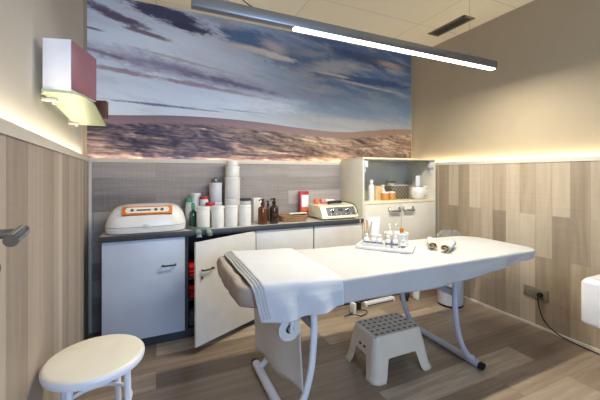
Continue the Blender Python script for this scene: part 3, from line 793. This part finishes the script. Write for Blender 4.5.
# ------------------------------------------------------------------ treatment couch
def ztop(x): return .785 - .030*min(1, max(0, (x-.36)/.5)) - .018*max(0, (x-.86)/1.65)
cx0, cx1, cy0, cy1 = .338, 2.60, 1.39, 2.07
def outline(n, grow=0.0):
    """rounded couch outline; the foot end is narrower and rounder"""
    pts = []
    base = []
    r1, r2 = .09, .20
    for (cx, cy, a0, r) in ((cx1-r2, cy1-.06-r2, 0, r2), (cx0+r1, cy1-r1, 90, r1), (cx0+r1, cy0+r1, 180, r1), (cx1-r2*.55, cy0+.012+r2*.55, 270, r2*.55)):
        for i in range(11):
            a = math.radians(a0+9*i); base.append(Vector((cx+(r+grow)*math.cos(a), cy+(r+grow)*math.sin(a))))
    # resample evenly
    L_ = [0]
    for i in range(len(base)): L_.append(L_[-1]+(base[(i+1) % len(base)]-base[i]).length)
    T = L_[-1]; j = 0
    for k in range(n):
        s = T*k/n
        while L_[j+1] < s: j += 1
        f = (s-L_[j])/max(1e-9, L_[j+1]-L_[j]); pts.append(base[j].lerp(base[(j+1) % len(base)], f))
    return pts
cc = Vector((1.42, 1.72))
def shell(rings, m, name, parent, close_bottom=False, thick=0):
    bm = BM(); R = [[bm.verts.new(p) for p in r] for r in rings]; n = len(R[0])
    for a, b_ in zip(R, R[1:]):
        for i in range(n): j = (i+1) % n; bm.faces.new((a[i], a[j], b_[j], b_[i]))
    if close_bottom: bm.faces.new(R[-1])
    bmesh.ops.contextual_create
    f = bm.faces.new(R[0])
    o = obj(name, bm, m, parent, angle=75)
    if thick: s = o.modifiers.new('t', 'SOLIDIFY'); s.thickness = thick; s.offset = -1
    return o
N_ = 220
couch = thing('treatment_couch', 'white treatment couch on curved metal legs in the room centre', 'couch')
O0 = outline(N_)
def ringat(sh, z):
    out = []
    for p in O0:
        d = p-cc; # inset along approx normal
        q = Vector((p.x-math.copysign(min(abs(d.x), sh), d.x), p.y-math.copysign(min(abs(d.y), sh), d.y)))
        out.append(Vector((q.x, q.y, z(q.x) if callable(z) else z)))
    return out
mth_ = lambda x: .115-.05*min(1, max(0, (x-.46)/.3))
rings = [ringat(.06, lambda x: ztop(x)-.024), ringat(.035, lambda x: ztop(x)-.008), ringat(.012, lambda x: ztop(x)-.010), ringat(.006, lambda x: ztop(x)-.018), ringat(.002, lambda x: ztop(x)-.04),
         ringat(.002, lambda x: ztop(x)-mth_(x)+.022), ringat(.012, lambda x: ztop(x)-mth_(x)+.007), ringat(.05, lambda x: ztop(x)-mth_(x))]
for r in rings:
    for v in r:
        if v.x < .45: v.x -= .012*noise.noise(v*14); v.z += .008*noise.noise(v*11+Vector((3, 1, 2)))
shell(rings, M_beigeshade, 'mattress', couch, True)
bm = BM(); box(bm, .50, 2.0, 1.50, 1.95, .60, .655, .004); obj('frame', bm, M_greymetal, couch)
def leg(x_top, x_bot, y, m, z_top=.60):
    s = 1 if x_bot > x_top else -1; d = abs(x_bot-x_top)
    bm = BM()
    tube(bm, [(x_top, y, z_top), (x_top-.005*s, y, .50), (x_top, y, .40), (x_top+s*d*.10, y, .28), (x_top+s*d*.36, y, .16), (x_top+s*d*.72, y, .075), (x_bot, y, .045)], .0165, 14, flat=1.15, sub=8)
    return obj('leg', bm, m, couch)
for yy in (1.475, 1.975):
    leg(1.79, 1.955, yy, M_greymetal); leg(.745, .615, yy, M_whitemetal)
for x, m_ in ((1.955, M_greymetal), (.610, M_whitemetal)):
    bm = BM(); tube(bm, [(x, 1.42, .026), (x, 2.06, .026)], .021, 16, smooth=False, flat=1.25); fb = obj('foot_bar', bm, m_, couch)
    for yy in (1.40, 2.06):
        bm = BM(); tube(bm, [(x, yy, .026), (x, yy+.02, .026)], .0235, 16, smooth=False, flat=1.25); obj('end_cap', bm, M_black, fb)
bm = BM(); tube(bm, [(.74, 1.72, .50), (1.79, 1.72, .50)], .018, 12, smooth=False); box(bm, .73, .76, 1.475, 1.975, .49, .53); box(bm, 1.775, 1.805, 1.475, 1.975, .49, .53); obj('cross_bar', bm, M_greymetal, couch)

# sheet
cx0 = .445
O0 = outline(N_)
def hem(p):
    x, y = p.x, p.y
    if y < cc.y: z = .624 - .010*math.sin(x*5) + .025*max(0, (x-1.3)/1.2) + .02*max(0, (x-2.2)/.4)
    else: z = .66
    if x < .50: z = max(z, .70)
    if x > 2.3: z = max(z, .675)
    return z
def sheet_ring(kind, k):
    out = []
    for i, p in enumerate(O0):
        if kind == 'top':
            q = cc.lerp(p, k); v = Vector((q.x, q.y, ztop(q.x)))
            v.z += .005*noise.noise(Vector((q.x*4+q.y*3, q.y*14, 0)))+.003*noise.noise(Vector((q.x*16+q.y*8, q.y*30, 4)))-.001
        elif kind == 'edge':
            sh, dz = k; d = (p-cc); n = Vector((math.copysign(1, d.x) if abs(d.x) > .95 else 0, math.copysign(1, d.y) if abs(d.y) > .2 else 0))
            q = p + n*sh; v = Vector((q.x, q.y, ztop(q.x)+dz))
        else:
            h = hem(p); zt_ = ztop(p.x)-.02; z = zt_+(h-zt_)*k
            d = (p-cc); n = Vector((math.copysign(1, d.x) if abs(d.x) > .95 else 0, math.copysign(1, d.y) if abs(d.y) > .2 else 0)).normalized()
            w = .006 + .010*k*(1+noise.noise(Vector((p.x*7, p.y*7, 1.5)))) + .006*k*math.sin(i*.45+2*noise.noise(Vector((p.x*3, p.y*3, 0)))) * (0.3+abs(noise.noise(Vector((p.x*2, 0, 9)))))
            if p.x > 2.2: w -= .02*k; z += .005*k*noise.noise(Vector((p.x*14, p.y*14, 6)))
            w += .006*math.sin(k*5+p.x*9)*k*max(0, min(1, (p.x-1.6)/.6))
            q = p + n*w; v = Vector((q.x, q.y, z))
        out.append(v)
    return out
rings = [sheet_ring('top', k) for k in (.03, .15, .3, .45, .6, .72, .82, .9, .95, .98)]
rings += [sheet_ring('edge', e) for e in ((-.004, -.0015), (.002, -.006), (.0045, -.013))]
rings += [sheet_ring('side', k) for k in (.05, .15, .3, .45, .6, .75, .9, 1.0)]
sheet = shell(rings, M_cloth, 'couch_sheet', None, False, .0025)
tag(sheet, 'white fitted sheet covering the top and sides of the treatment couch', 'sheet')

# layered towel near the head end
tw = thing('folded_towel', 'thick folded white towel draped over the couch head end', 'towel')
for k in range(4):
    bm = BM(); nx, ny = 34, 46
    X_0, X_1 = .392+.013*k, .865-.003*k
    path = [(2.035, 0), (1.9, 0), (1.6, 0), (1.46, 0), (1.405, -.002), (1.378, -.018), (1.366, -.05), (1.361, -.085), (1.357, -.115), (1.352, -.142)]
    P = smooth_path([(0, a, b_) for a, b_ in path], 6); Gd = []
    for j, p in enumerate(P):
        f = j/(len(P)-1); row = []
        for i in range(nx+1):
            u = i/nx; x = X_0+(X_1-X_0)*u
            drop = max(0, -p.z)
            yy = p.y - .0045*k*(1 if drop > .01 else drop/.01); zz = ztop(x)+.0045+p.z+.0052*k*(1 if drop < .01 else max(0, 1-(drop-.01)/.02))
            zz += .004*noise.noise(Vector((x*9, p.y*9, k*.2)))*(drop < .05)
            if drop > .01:
                yy -= (.004+.012*drop/.142)*(.8+math.sin(u*11+2.2*noise.noise(Vector((x*3, drop*8, 0)))))*min(1, drop/.08)
                zz += -.010*math.sin(u*PI)*(drop/.142)+ .032*u*(drop/.142) - .008*(1-u)*(drop/.142)
                x += (.03*(1-u)-.012*u)*drop/.142
            if i == 0: zz -= 0.001
            row.append(bm.verts.new((x, yy, zz)))
        Gd.append(row)
    for a, b_ in zip(Gd, Gd[1:]):
        for i in range(nx): bm.faces.new((a[i], a[i+1], b_[i+1], b_[i]))
    o = obj('layer', bm, M_terry, tw, angle=75); s = o.modifiers.new('t', 'SOLIDIFY'); s.thickness = .0042; s.offset = 0

# paper roll under the head end
pr = thing('paper_roll', 'couch paper roll hanging below the head end with trailing sheet', 'paper roll', (0, 0, 0))
RX, RZ, RR = .606, .520, .058
bm = BM()
MY = Matrix.Rotation(PI/2, 4, 'X')
lathe(bm, [(.021, -.0), (RR, 0), (RR, .50), (.021, .50), (.021, 0)], RX, 1.96, RZ, 40, MY); obj('roll', bm, M_paper, pr)
bm = BM(); lathe(bm, [(.017, -.005), (.0205, -.005), (.0205, .505), (.017, .505), (.017, -.005)], RX, 1.965, RZ, 24, MY); obj('core', bm, mat('grey_card_core', (96, 92, 90), .8), pr)
bm = BM(); tube(bm, [(RX, 1.44, RZ), (RX, 1.98, RZ)], .009, 12, smooth=False)
tube(bm, [(RX, 1.44, RZ), (RX+.005, 1.44, .60)], .008, 12, smooth=False); tube(bm, [(RX, 1.98, RZ), (RX+.005, 1.98, .60)], .008, 12, smooth=False); obj('holder', bm, M_whitemetal, pr)
bm = BM(); Gd = []
for i in range(25):
    f = i/24; row = []
    y = 1.465+.49*f
    zb = .17 + .012*math.sin(f*9) + .03*f*(1-f)
    for j in range(15):
        g = j/14; z = RZ + (zb-RZ)*g
        x = RX + (RR+.0015)*(1-1.75*f) + .010*g*math.sin(f*7+g*2)+.010*g
        row.append(bm.verts.new((x, y, z)))
    Gd.append(row)
for a, b_ in zip(Gd, Gd[1:]):
    for j in range(14): bm.faces.new((a[j], a[j+1], b_[j+1], b_[j]))
o = obj('paper_sheet', bm, M_paper, pr, angle=75); o.modifiers.new('t', 'SOLIDIFY').thickness = .0008

# ------------------------------------------------------------------ tray and its things
TZ = ztop(1.6)+.0035
TO = Vector((1.320, 1.945, TZ)); TA = math.radians(-49.5)
TM = Matrix.Translation(TO) @ Matrix.Rotation(TA, 4, 'Z')
def tl(x, y, z=0.0): return TM @ Vector((x, y, z))
tr = thing('tray', 'flat white tray of cosmetics standing on the couch', 'tray', TO, TA)
bm = BM(); prism(bm, rrect(0, .40, 0, .26, .03), 0, .012, .003); obj('base', bm, M_plas, tr)
bm = BM(); P = rrect(.006, .394, .006, .254, .026); tube(bm, [(x, y, .015) for x, y in P]+[(P[0][0], P[0][1], .015)], .006, 8, smooth=False, caps=False); obj('rim', bm, M_plas, tr)
tz = .0125
def smallbottle(x, y, l, r=.019, h=.072, cap=M_plas, lab=M_label, ch=.016):
    p = tl(x, y, tz); return bottle('cosmetic_bottle', l, 'bottle', p.x, p.y, p.z, r, h, M_plas, cap, ch, .55, lab=lab)
for x, l in ((.075, 'small white labelled bottle in front of the wooden sticks'), (.125, 'second small labelled bottle from the left end of the tray'), (.170, 'third small labelled bottle from the left end of the tray'), (.230, 'small labelled bottle before the white bowl, left one'), (.28, 'small labelled bottle before the white bowl, right one')):
    smallbottle(x, .055, l)
    p = tl(x, .055, tz)
ac = thing('acrylic_rack', 'low clear acrylic rack around the small bottles on the tray', 'rack', TO+Vector((0, 0, 0)), TA)
bm = BM()
for (a, b_, c, d_) in ((.045, .20, .030, .032), (.045, .20, .080, .082), (.045, .047, .032, .080), (.099, .101, .032, .080), (.146, .148, .032, .080), (.198, .20, .032, .080)): box(bm, a, b_, c, d_, .013, .043)
obj('walls', bm, M_acryl, ac)
p = tl(.245, .02, tz+.0)
smallbottle(.335, .045, 'small dark-labelled bottle at the right end of the tray', .015, .05, M_lgrey, M_carc)
# cup with sticks
p = tl(.055, .125, tz)
cp = thing('stick_cup', 'clear cup holding wooden sticks on the tray', 'cup', p)
bm = BM(); lathe(bm, [(0, 0), (.022, 0), (.026, .06), (.024, .06), (.020, .004), (0, .004)], n=24); obj('cup', bm, M_acryl, cp)
for k, (ax, ay, h, r) in enumerate(((-.045, .01, .17, .003), (-.015, .0, .15, .003), (.012, .01, .165, .003), (.045, -.01, .155, .0035), (.028, .02, .16, .003))):
    bm = BM(); q0 = Vector((ax*.12, ay*.12, .008)); tube(bm, [q0, (ax, ay, h)], r, 8, smooth=False); lathe(bm, [(0, -.005), (r*1.6, 0), (r*1.7, .012), (0, .016)], ax, ay, h, 8)
    tag(obj('wooden_stick', bm, M_stick, loc=p), ['leftmost wooden stick leaning in the clear cup', 'second wooden stick in the clear cup from the left', 'middle wooden stick in the clear cup', 'thickest wooden stick, leaning right in the clear cup', 'wooden stick at the back of the clear cup'][k], 'stick', 'wooden sticks in the clear cup')
# cream tube standing on its cap
p = tl(.10, .185, tz); ctb = thing('cosmetic_tube', 'white squeeze tube standing on its cap behind the sticks', 'tube', p, TA+.5)
bm = BM(); t = bmesh.new(); R = []
for k, (w, d_, z) in enumerate(((.024, .024, .022), (.030, .030, .03), (.032, .028, .06), (.035, .02, .10), (.039, .010, .135), (.042, .003, .16), (.042, .003, .175))):
    R.append([t.verts.new((w*math.cos(2*PI*i/24), d_*math.sin(2*PI*i/24), z)) for i in range(24)])
for a, b_ in zip(R, R[1:]):
    for i in range(24): j = (i+1) % 24; t.faces.new((a[i], a[j], b_[j], b_[i]))
t.faces.new(list(reversed(R[0]))); t.faces.new(R[-1]); merge(bm, t); obj('body', bm, M_plas, ctb); ctb.scale = (1.3, 1.3, 1.15)
bm = BM(); lathe(bm, [(0, 0), (.022, 0), (.022, .022), (0, .022)], n=20); obj('cap', bm, M_plas, ctb)
p = tl(.27, .166, tz); bw = thing('bowl', 'wide white bowl in the middle of the tray', 'bowl', p)
bm = BM(); lathe(bm, [(0, 0), (.074, 0), (.080, .008), (.085, .090), (.087, .094), (.082, .094), (.076, .014), (0, .012)], n=40); obj('body', bm, M_plas, bw)
for (x, y, h, cap, r, l, pm) in ((.222, .166, .095, M_plas, .018, 'white pump bottle in the white bowl, left one', True), (.272, .19, .095, M_plas, .022, 'white pump bottle in the white bowl, right one', True), (.312, .145, .09, M_goldcap, .02, 'white bottle with amber cap in the white bowl', False)):
    p = tl(x, y, tz+.014); bottle('cosmetic_bottle', l, 'bottle', p.x, p.y, p.z, r, h, M_plas, cap, .03, .55 if not pm else .4, pump=pm)

# rolled towels
def rolled(x, y, ang, L_, r, label, bend=0):
    t = thing('rolled_towel', label, 'towel', (x, y, ztop(x)+.004), ang)
    bm = BM(); n = 90; A = []; B = []
    for i in range(n+1):
        f = i/n; th_ = f*2*PI*1.7; rr = .004+(r-.004)*f
        # spiral squashed on the sheet
        yy = rr*math.cos(th_)*1.25; zz = r*.95 + rr*math.sin(th_)*.95
        A.append(bm.verts.new((-L_/2+.004*math.sin(th_), yy, zz))); B.append(bm.verts.new((L_/2, yy+bend, zz)))
    for i in range(n): bm.faces.new((A[i], A[i+1], B[i+1], B[i]))
    o = obj('roll', bm, M_terry, t, angle=75); o.modifiers.new('t', 'SOLIDIFY').thickness = .0045
    bm = BM(); A = []; B = []
    for i in range(n+1):
        f = i/n; th_ = f*2*PI*1.7; rr = .004+(r-.004)*f
        yy = rr*math.cos(th_)*1.25; zz = r*.95 + rr*math.sin(th_)*.95
        A.append(bm.verts.new((-L_/2-.030+.004*math.sin(th_), yy, zz))); B.append(bm.verts.new((-L_/2+.004*math.sin(th_), yy, zz)))
    for i in range(n): bm.faces.new((A[i], A[i+1], B[i+1], B[i]))
    o = obj('hem', bm, M_khaki, t, angle=75); o.modifiers.new('t', 'SOLIDIFY').thickness = .0048
    return t
rolled(1.90, 1.785, math.radians(48), .20, .030, 'small rolled white towel with khaki hem on the couch, left one')
rolled(1.935, 1.655, math.radians(30), .21, .032, 'small rolled white towel with khaki hem on the couch, right one')

# ------------------------------------------------------------------ round stool (foreground left)
st = thing('round_stool', 'round cream-topped stool with white tubular legs in the foreground', 'stool', (-.187, 1.268, 0), 0)
SH, SR = .68, .150
bm = BM(); lathe(bm, [(0, SH-.028), (SR*.9, SH-.028), (SR*.985, SH-.024), (SR, SH-.014), (SR*.992, SH-.006), (SR*.975, SH-.003)], n=64); obj('seat_edge', bm, M_whitemetal, st)
bm = BM(); lathe(bm, [(SR*.974, SH-.0035), (SR*.955, SH), (SR*.9, SH+.002), (SR*.5, SH+.003), (0, SH+.003)], n=64); obj('seat', bm, M_creamp, st)
for k in range(4):
    a = k*PI/2-math.radians(29); c, s_ = math.cos(a), math.sin(a)
    bm = BM(); tube(bm, [(c*.112, s_*.112, SH-.028), (c*.120, s_*.120, .40), (c*.140, s_*.140, .012)], .0105, 14, smooth=True)
    lg = obj('leg', bm, M_whitemetal, st)
    bm = BM(); tube(bm, [(c*.1398, s_*.1398, .014), (c*.141, s_*.141, 0)], .013, 14, smooth=False); obj('foot_cap', bm, M_plas, lg)
bm = BM(); P = [(.104*math.cos(2*PI*i/48), .104*math.sin(2*PI*i/48), .515) for i in range(49)]; tube(bm, P, .007, 10, smooth=False, caps=False); obj('foot_ring', bm, M_whitemetal, st)

# ------------------------------------------------------------------ plastic step stool
ss = thing('step_stool', 'white plastic step stool with dotted top under the couch', 'step stool', (1.452, 1.745, 0), math.radians(-1))
ss.scale = (1.06, 1.06, 1.0)
H = .262; bw_, bd_ = .225, .170; tw_, td_ = .183, .120
bm = BM(); nc = 240; rings = []
def rr_pt(s, w, d, r):
    """point on rounded rect, s in [0,1), starts mid +x side, also side id & signed offset from side middle"""
    segs = []
    P = rrect(-w, w, -d, d, r, 8)
    return P
def per(w, d, r, n):
    P = [Vector(p) for p in rrect(-w, w, -d, d, r, 10)]; L_ = [0]
    for i in range(len(P)): L_.append(L_[-1]+(P[(i+1) % len(P)]-P[i]).length)
    out = []; j = 0
    for k in range(n):
        s = L_[-1]*k/n
        while L_[j+1] < s: j += 1
        f = (s-L_[j])/max(1e-9, L_[j+1]-L_[j]); out.append(P[j].lerp(P[(j+1) % len(P)], f))
    return out
Pb = per(bw_, bd_, .05, nc)
def sm(a, b_, x): t_ = min(1, max(0, (x-a)/(b_-a))); return t_*t_*(3-2*t_)
def arch(p):
    # long sides (|y| = bd_) arch in x; short sides arch in y
    if abs(p.y) > bd_-.01: return .125*(1-sm(.112, .142, abs(p.x)))
    if abs(p.x) > bw_-.01: return .125*(1-sm(.062, .09, abs(p.y)))
    return 0
m_ = 16
for k in range(m_+1):
    f = k/m_; ring = []
    for p in Pb:
        zb = arch(p); z = zb+(H-.012-zb)*f; g = z/(H-.012)
        fx = 1+(tw_/bw_-1)*g; fy = 1+(td_/bd_-1)*g
        fl = .010*max(0, 1-z/.02)
        q = Vector((p.x*fx, p.y*fy)); q += q.normalized()*fl
        ring.append(bm.verts.new((q.x, q.y, z)))
    rings.append(ring)
# rounded shoulder
for dz, ins in ((.005, .002), (.009, .006), (.012, .012)):
    ring = []
    for p in Pb:
        q = Vector((p.x*tw_/bw_, p.y*td_/bd_)); q -= Vector((math.copysign(min(abs(q.x), ins), q.x), math.copysign(min(abs(q.y), ins), q.y)))
        ring.append(bm.verts.new((q.x, q.y, H-.012+dz)))
    rings.append(ring)
for a, b_ in zip(rings, rings[1:]):
    for i in range(nc): j = (i+1) % nc; bm.faces.new((a[i], a[j], b_[j], b_[i]))
o = obj('body', bm, M_stepst, ss, angle=50); s = o.modifiers.new('t', 'SOLIDIFY'); s.thickness = .005; s.offset = -1
# perforated top: cells with round holes
bm = BM(); nx, ny = 8, 5; W, Dp = tw_-.010, td_-.010; cw, ch_ = 2*W/nx, 2*Dp/ny; cache = {}
def gv(x, y):
    k = (round(x, 5), round(y, 5))
    if k not in cache: cache[k] = bm.verts.new((x, y, H))
    return cache[k]
for i in range(nx):
    for j in range(ny):
        cx = -W+cw*(i+.5); cy = -Dp+ch_*(j+.5); a_, b_ = cw/2, ch_/2
        outer = [gv(cx+a_, cy), gv(cx+a_, cy+b_), gv(cx, cy+b_), gv(cx-a_, cy+b_), gv(cx-a_, cy), gv(cx-a_, cy-b_), gv(cx, cy-b_), gv(cx+a_, cy-b_)]
        if abs(cx) < 1e9:
            r = .0125; inn = [bm.verts.new((cx+r*math.cos(PI/4*k), cy+r*math.sin(PI/4*k), H)) for k in range(8)]
            dn = [bm.verts.new((v.co.x, v.co.y, H-.004)) for v in inn]
            for k in range(8): q = (k+1) % 8; bm.faces.new((outer[k], outer[q], inn[q], inn[k])); bm.faces.new((inn[k], inn[q], dn[q], dn[k]))
obj('perforated_top', bm, M_stooltop, ss)
bm = BM(); box(bm, -W, W, -Dp, Dp, H-.012, H-.0065); tag(obj('hole_shade_plate', bm, M_brown, ss), 'brown plate in place of the dark interior below the holes')  # added plate, its brown stands in for the shaded interior
# brown discs in place of the dark inside two oval holes on the left short side
for k, y in enumerate((.015, -.03)):
    bm = BM(); z = .165; g = z/(H-.012); x = -(bw_+(tw_-bw_)*g)
    lathe(bm, [(0, 0), (.012, 0), (.012, .002), (0, .002)], 0, 0, 0, 20, Matrix.Diagonal((.7, 1, 1, 1)))
    bm.transform(Matrix.Translation((x+.0005, y, z)) @ Matrix.Rotation(-PI/2+.16, 4, 'Y')); obj('grip_hole', bm, M_brown, ss)

# ------------------------------------------------------------------ bin
bn = thing('waste_bin', 'pale cylindrical waste bin lined with a clear bag beside the right wall', 'bin', (2.66, 2.25, 0))
bm = BM(); lathe(bm, [(0, .0), (.113, .0), (.115, .01), (.125, .50), (.128, .505), (.122, .505), (.112, .02), (0, .02)], n=48); obj('body', bm, M_lgrey, bn)
bm = BM(); lathe(bm, [(.1135, .001), (.117, .001), (.117, .02), (.1155, .02)], n=48); obj('base_ring', bm, M_black, bn)
bm = BM(); rings = []; n = 60
for k, (r, z) in enumerate(((.130, .44), (.134, .50), (.138, .56), (.125, .62), (.11, .67), (.085, .71), (.05, .73), (.01, .70))):
    rings.append([bm.verts.new(((r+.035*noise.noise(Vector((math.cos(2*PI*i/n)*3, math.sin(2*PI*i/n)*3, z*9))))*math.cos(2*PI*i/n)*1.1, (r+.035*noise.noise(Vector((math.cos(2*PI*i/n)*3, math.sin(2*PI*i/n)*3, z*9+4))))*math.sin(2*PI*i/n), z+.03*noise.noise(Vector((i*.5, k*1.0, 2))))) for i in range(n)])
for a, b_ in zip(rings, rings[1:]):
    for i in range(n): j = (i+1) % n; bm.faces.new((a[i], a[j], b_[j], b_[i]))
obj('bin_liner', bm, M_bag, bn, angle=20)

# ------------------------------------------------------------------ sockets and cable on the right wall
so = thing('wall_socket', 'double grey wall socket low on the right wood wall', 'socket', (XR-.02, 1.62, .285))
bm = BM(); box(bm, -.009, 0, -.095, .095, -.046, .046, .003); obj('plate', bm, M_sock, so)
for y in (.045, -.045):
    bm = BM(); lathe(bm, [(.024, 0), (.024, .003), (.021, .003), (.020, -.004), (0, -.004)], -.008, y, 0, 24, Matrix.Rotation(-PI/2, 4, 'Y')); it = obj('socket_insert', bm, mat('socket_grey', (160, 154, 138), .45), so)
pg = thing('power_cable', 'black plug and cable running from the wall socket along the floor', 'cable')
PX = XR-.02
bm = BM(); lathe(bm, [(0, 0), (.021, 0), (.021, .018), (.014, .034), (0, .036)], PX-.010, 1.58, .285, 20, Matrix.Rotation(-PI/2, 4, 'Y')); obj('plug', bm, M_black, pg)
bm = BM(); tube(bm, [(PX-.043, 1.58, .283), (PX-.05, 1.578, .255), (PX-.035, 1.575, .18), (PX-.03, 1.55, .10), (PX-.035, 1.48, .04), (PX-.04, 1.38, .014), (PX-.045, 1.25, .006), (PX-.05, 1.0, .006), (PX-.04, .6, .006)], .0045, 8); obj('cord', bm, M_black, pg)

# ------------------------------------------------------------------ wall-hung basin at the right edge
bs = thing('wash_basin', 'white rounded wall-mounted basin at the right edge', 'basin', (0, 0, 0))
bm = BM()
bx0, bx1, by0, by1, bz0, bz1 = 2.42, XR-.022, .55, 1.09, .355, .645
t = bmesh.new()
bmesh.ops.create_cube(t, size=1)
for v in t.verts: v.co = Vector(((bx0+bx1)/2+v.co.x*(bx1-bx0), (by0+by1)/2+v.co.y*(by1-by0), (bz0+bz1)/2+v.co.z*(bz1-bz0)))
top = [f for f in t.faces if f.normal.z > .9]
r = bmesh.ops.inset_region(t, faces=top, thickness=.10)
r = bmesh.ops.extrude_discrete_faces(t, faces=top); 
for v in r['faces'][0].verts: v.co.z -= .12; v.co.x = (v.co.x-2.67)*.8+2.67; v.co.y = (v.co.y-.82)*.8+.82
bmesh.ops.bevel(t, geom=t.edges[:], offset=.03, segments=5, profile=.5, affect='EDGES', clamp_overlap=True)
merge(bm, t); obj('bowl', bm, mat('white_ceramic', (238, 236, 234), .15, coat=.4), bs)
bm = BM(); lathe(bm, [(0, 0), (.02, 0), (.02, .003), (0, .003)], 2.67, .82, bz1-.118, 20); obj('drain', bm, M_chrome, bs)

# ------------------------------------------------------------------ cables and adaptors on the floor before the cabinets
ps = thing('power_strip', 'white power strip lying on the floor against the plinth', 'power strip', (2.03, 2.545, 0), .02)
bm = BM(); box(bm, -.19, .17, -.025, .025, 0, .045, .006, 3); obj('body', bm, M_plas, ps)
for x in (-.14, -.08, -.02, .04, .10):
    bm = BM(); lathe(bm, [(.017, 0), (.017, .001), (0, .001)], x, 0, .045, 16); obj('socket_insert', bm, M_lgrey, ps)
bm = BM(); box(bm, -.17, .15, -.027, -.0252, .012, .022); obj('stripe', bm, M_black, ps)
for (x, y, w, h, m_, l) in ((1.66, 2.47, .03, .10, M_plas, 'small white adaptor standing on the floor beside the cable loop'), (1.76, 2.54, .045, .07, M_black, 'black adaptor between the cable loop and the power strip'),
                           (2.30, 2.50, .06, .07, M_black, 'black adaptor at the right end of the power strip'), (2.44, 2.48, .03, .09, M_plas, 'white adaptor on the floor near the waste bin'), (2.375, 2.56, .05, .05, M_black, 'black adaptor behind the white adaptor near the waste bin')):
    t = thing('power_adaptor', l, 'adaptor', (x, y, 0), .2)
    bm = BM(); box(bm, -w/2, w/2, -.03, .03, 0, h, .006, 3); obj('body', bm, m_, t)
    bm = BM(); tube(bm, [(0, .028, h*.5), (0, .05, h*.4), (.02, .06, .01), (.06, .055, .005)], .004, 8); obj('cord', bm, m_, t)
bm = BM(); tube(bm, [(1.66+.10*math.cos(a)+.02*math.cos(3*a), 2.42+.045*math.sin(a), .006+.012*(1+math.sin(2*a))) for a in [i*.35 for i in range(24)]], .0045, 8)
tag(obj('cable_loop', bm, M_black), 'black cable coiled in a loop on the floor', 'cable')

# ------------------------------------------------------------------ lights
def area(name, loc, sx, sy, power, c, rot=(0, 0, 0), spread=PI):
    l = bpy.data.lights.new(name, 'AREA'); l.shape = 'RECTANGLE'; l.size = sx; l.size_y = sy; l.energy = power; l.color = c; l.spread = spread
    o = bpy.data.objects.new(name, l); col.objects.link(o); o.location = loc; o.rotation_euler = rot
    return o
area('lamp_light', (1.63, lampY, z0-.004), 1.78, .036, 38, (1, .93, .80))
WARM = (1, .84, .60)
area('strip_light_back', ((XR-.5)/2, YB-.004, ZW-.010), XR+.45, .012, 3.0, WARM, (PI, 0, 0))
area('strip_light_right', (XR-.004, 1.2, ZW-.010), .012, 3.6, 6, WARM, (PI, 0, 0))
pl_ = lw(1.9, .004, ZW-.010)
area('strip_light_left', pl_, 3.6, .012, 5.5, (1, .88, .68), (PI, 0, ca))
# daylight through the window behind the camera
area('daylight', (.75, YF-.12, 1.6), 1.4, 1.35, 88, (.42, .62, 1.0), (PI/2, 0, 0))

w = bpy.data.worlds.new('World'); scn.world = w; w.use_nodes = True
bg = w.node_tree.nodes['Background']; bg.inputs[0].default_value = (.55, .7, 1, 1); bg.inputs[1].default_value = 1.0

# ------------------------------------------------------------------ camera
cam = bpy.data.cameras.new('camera'); co = bpy.data.objects.new('camera', cam); col.objects.link(co)
cam.sensor_width = 36; cam.lens = 36*317/600; cam.shift_y = -27/600; cam.clip_start = .02
co.location = (0, 0, 1.3); co.rotation_euler = (PI/2, 0, -math.radians(24.4))
scn.camera = co
scn.view_settings.view_transform = 'Standard'; scn.view_settings.look = 'None'; scn.view_settings.exposure = 0.34; scn.view_settings.gamma = 1
scn.view_settings.use_curve_mapping = False
scn.cycles.use_denoising = True
scn.cycles.max_bounces = 10; scn.cycles.diffuse_bounces = 6; scn.cycles.transparent_max_bounces = 12
scn.cycles.sample_clamp_indirect = 4
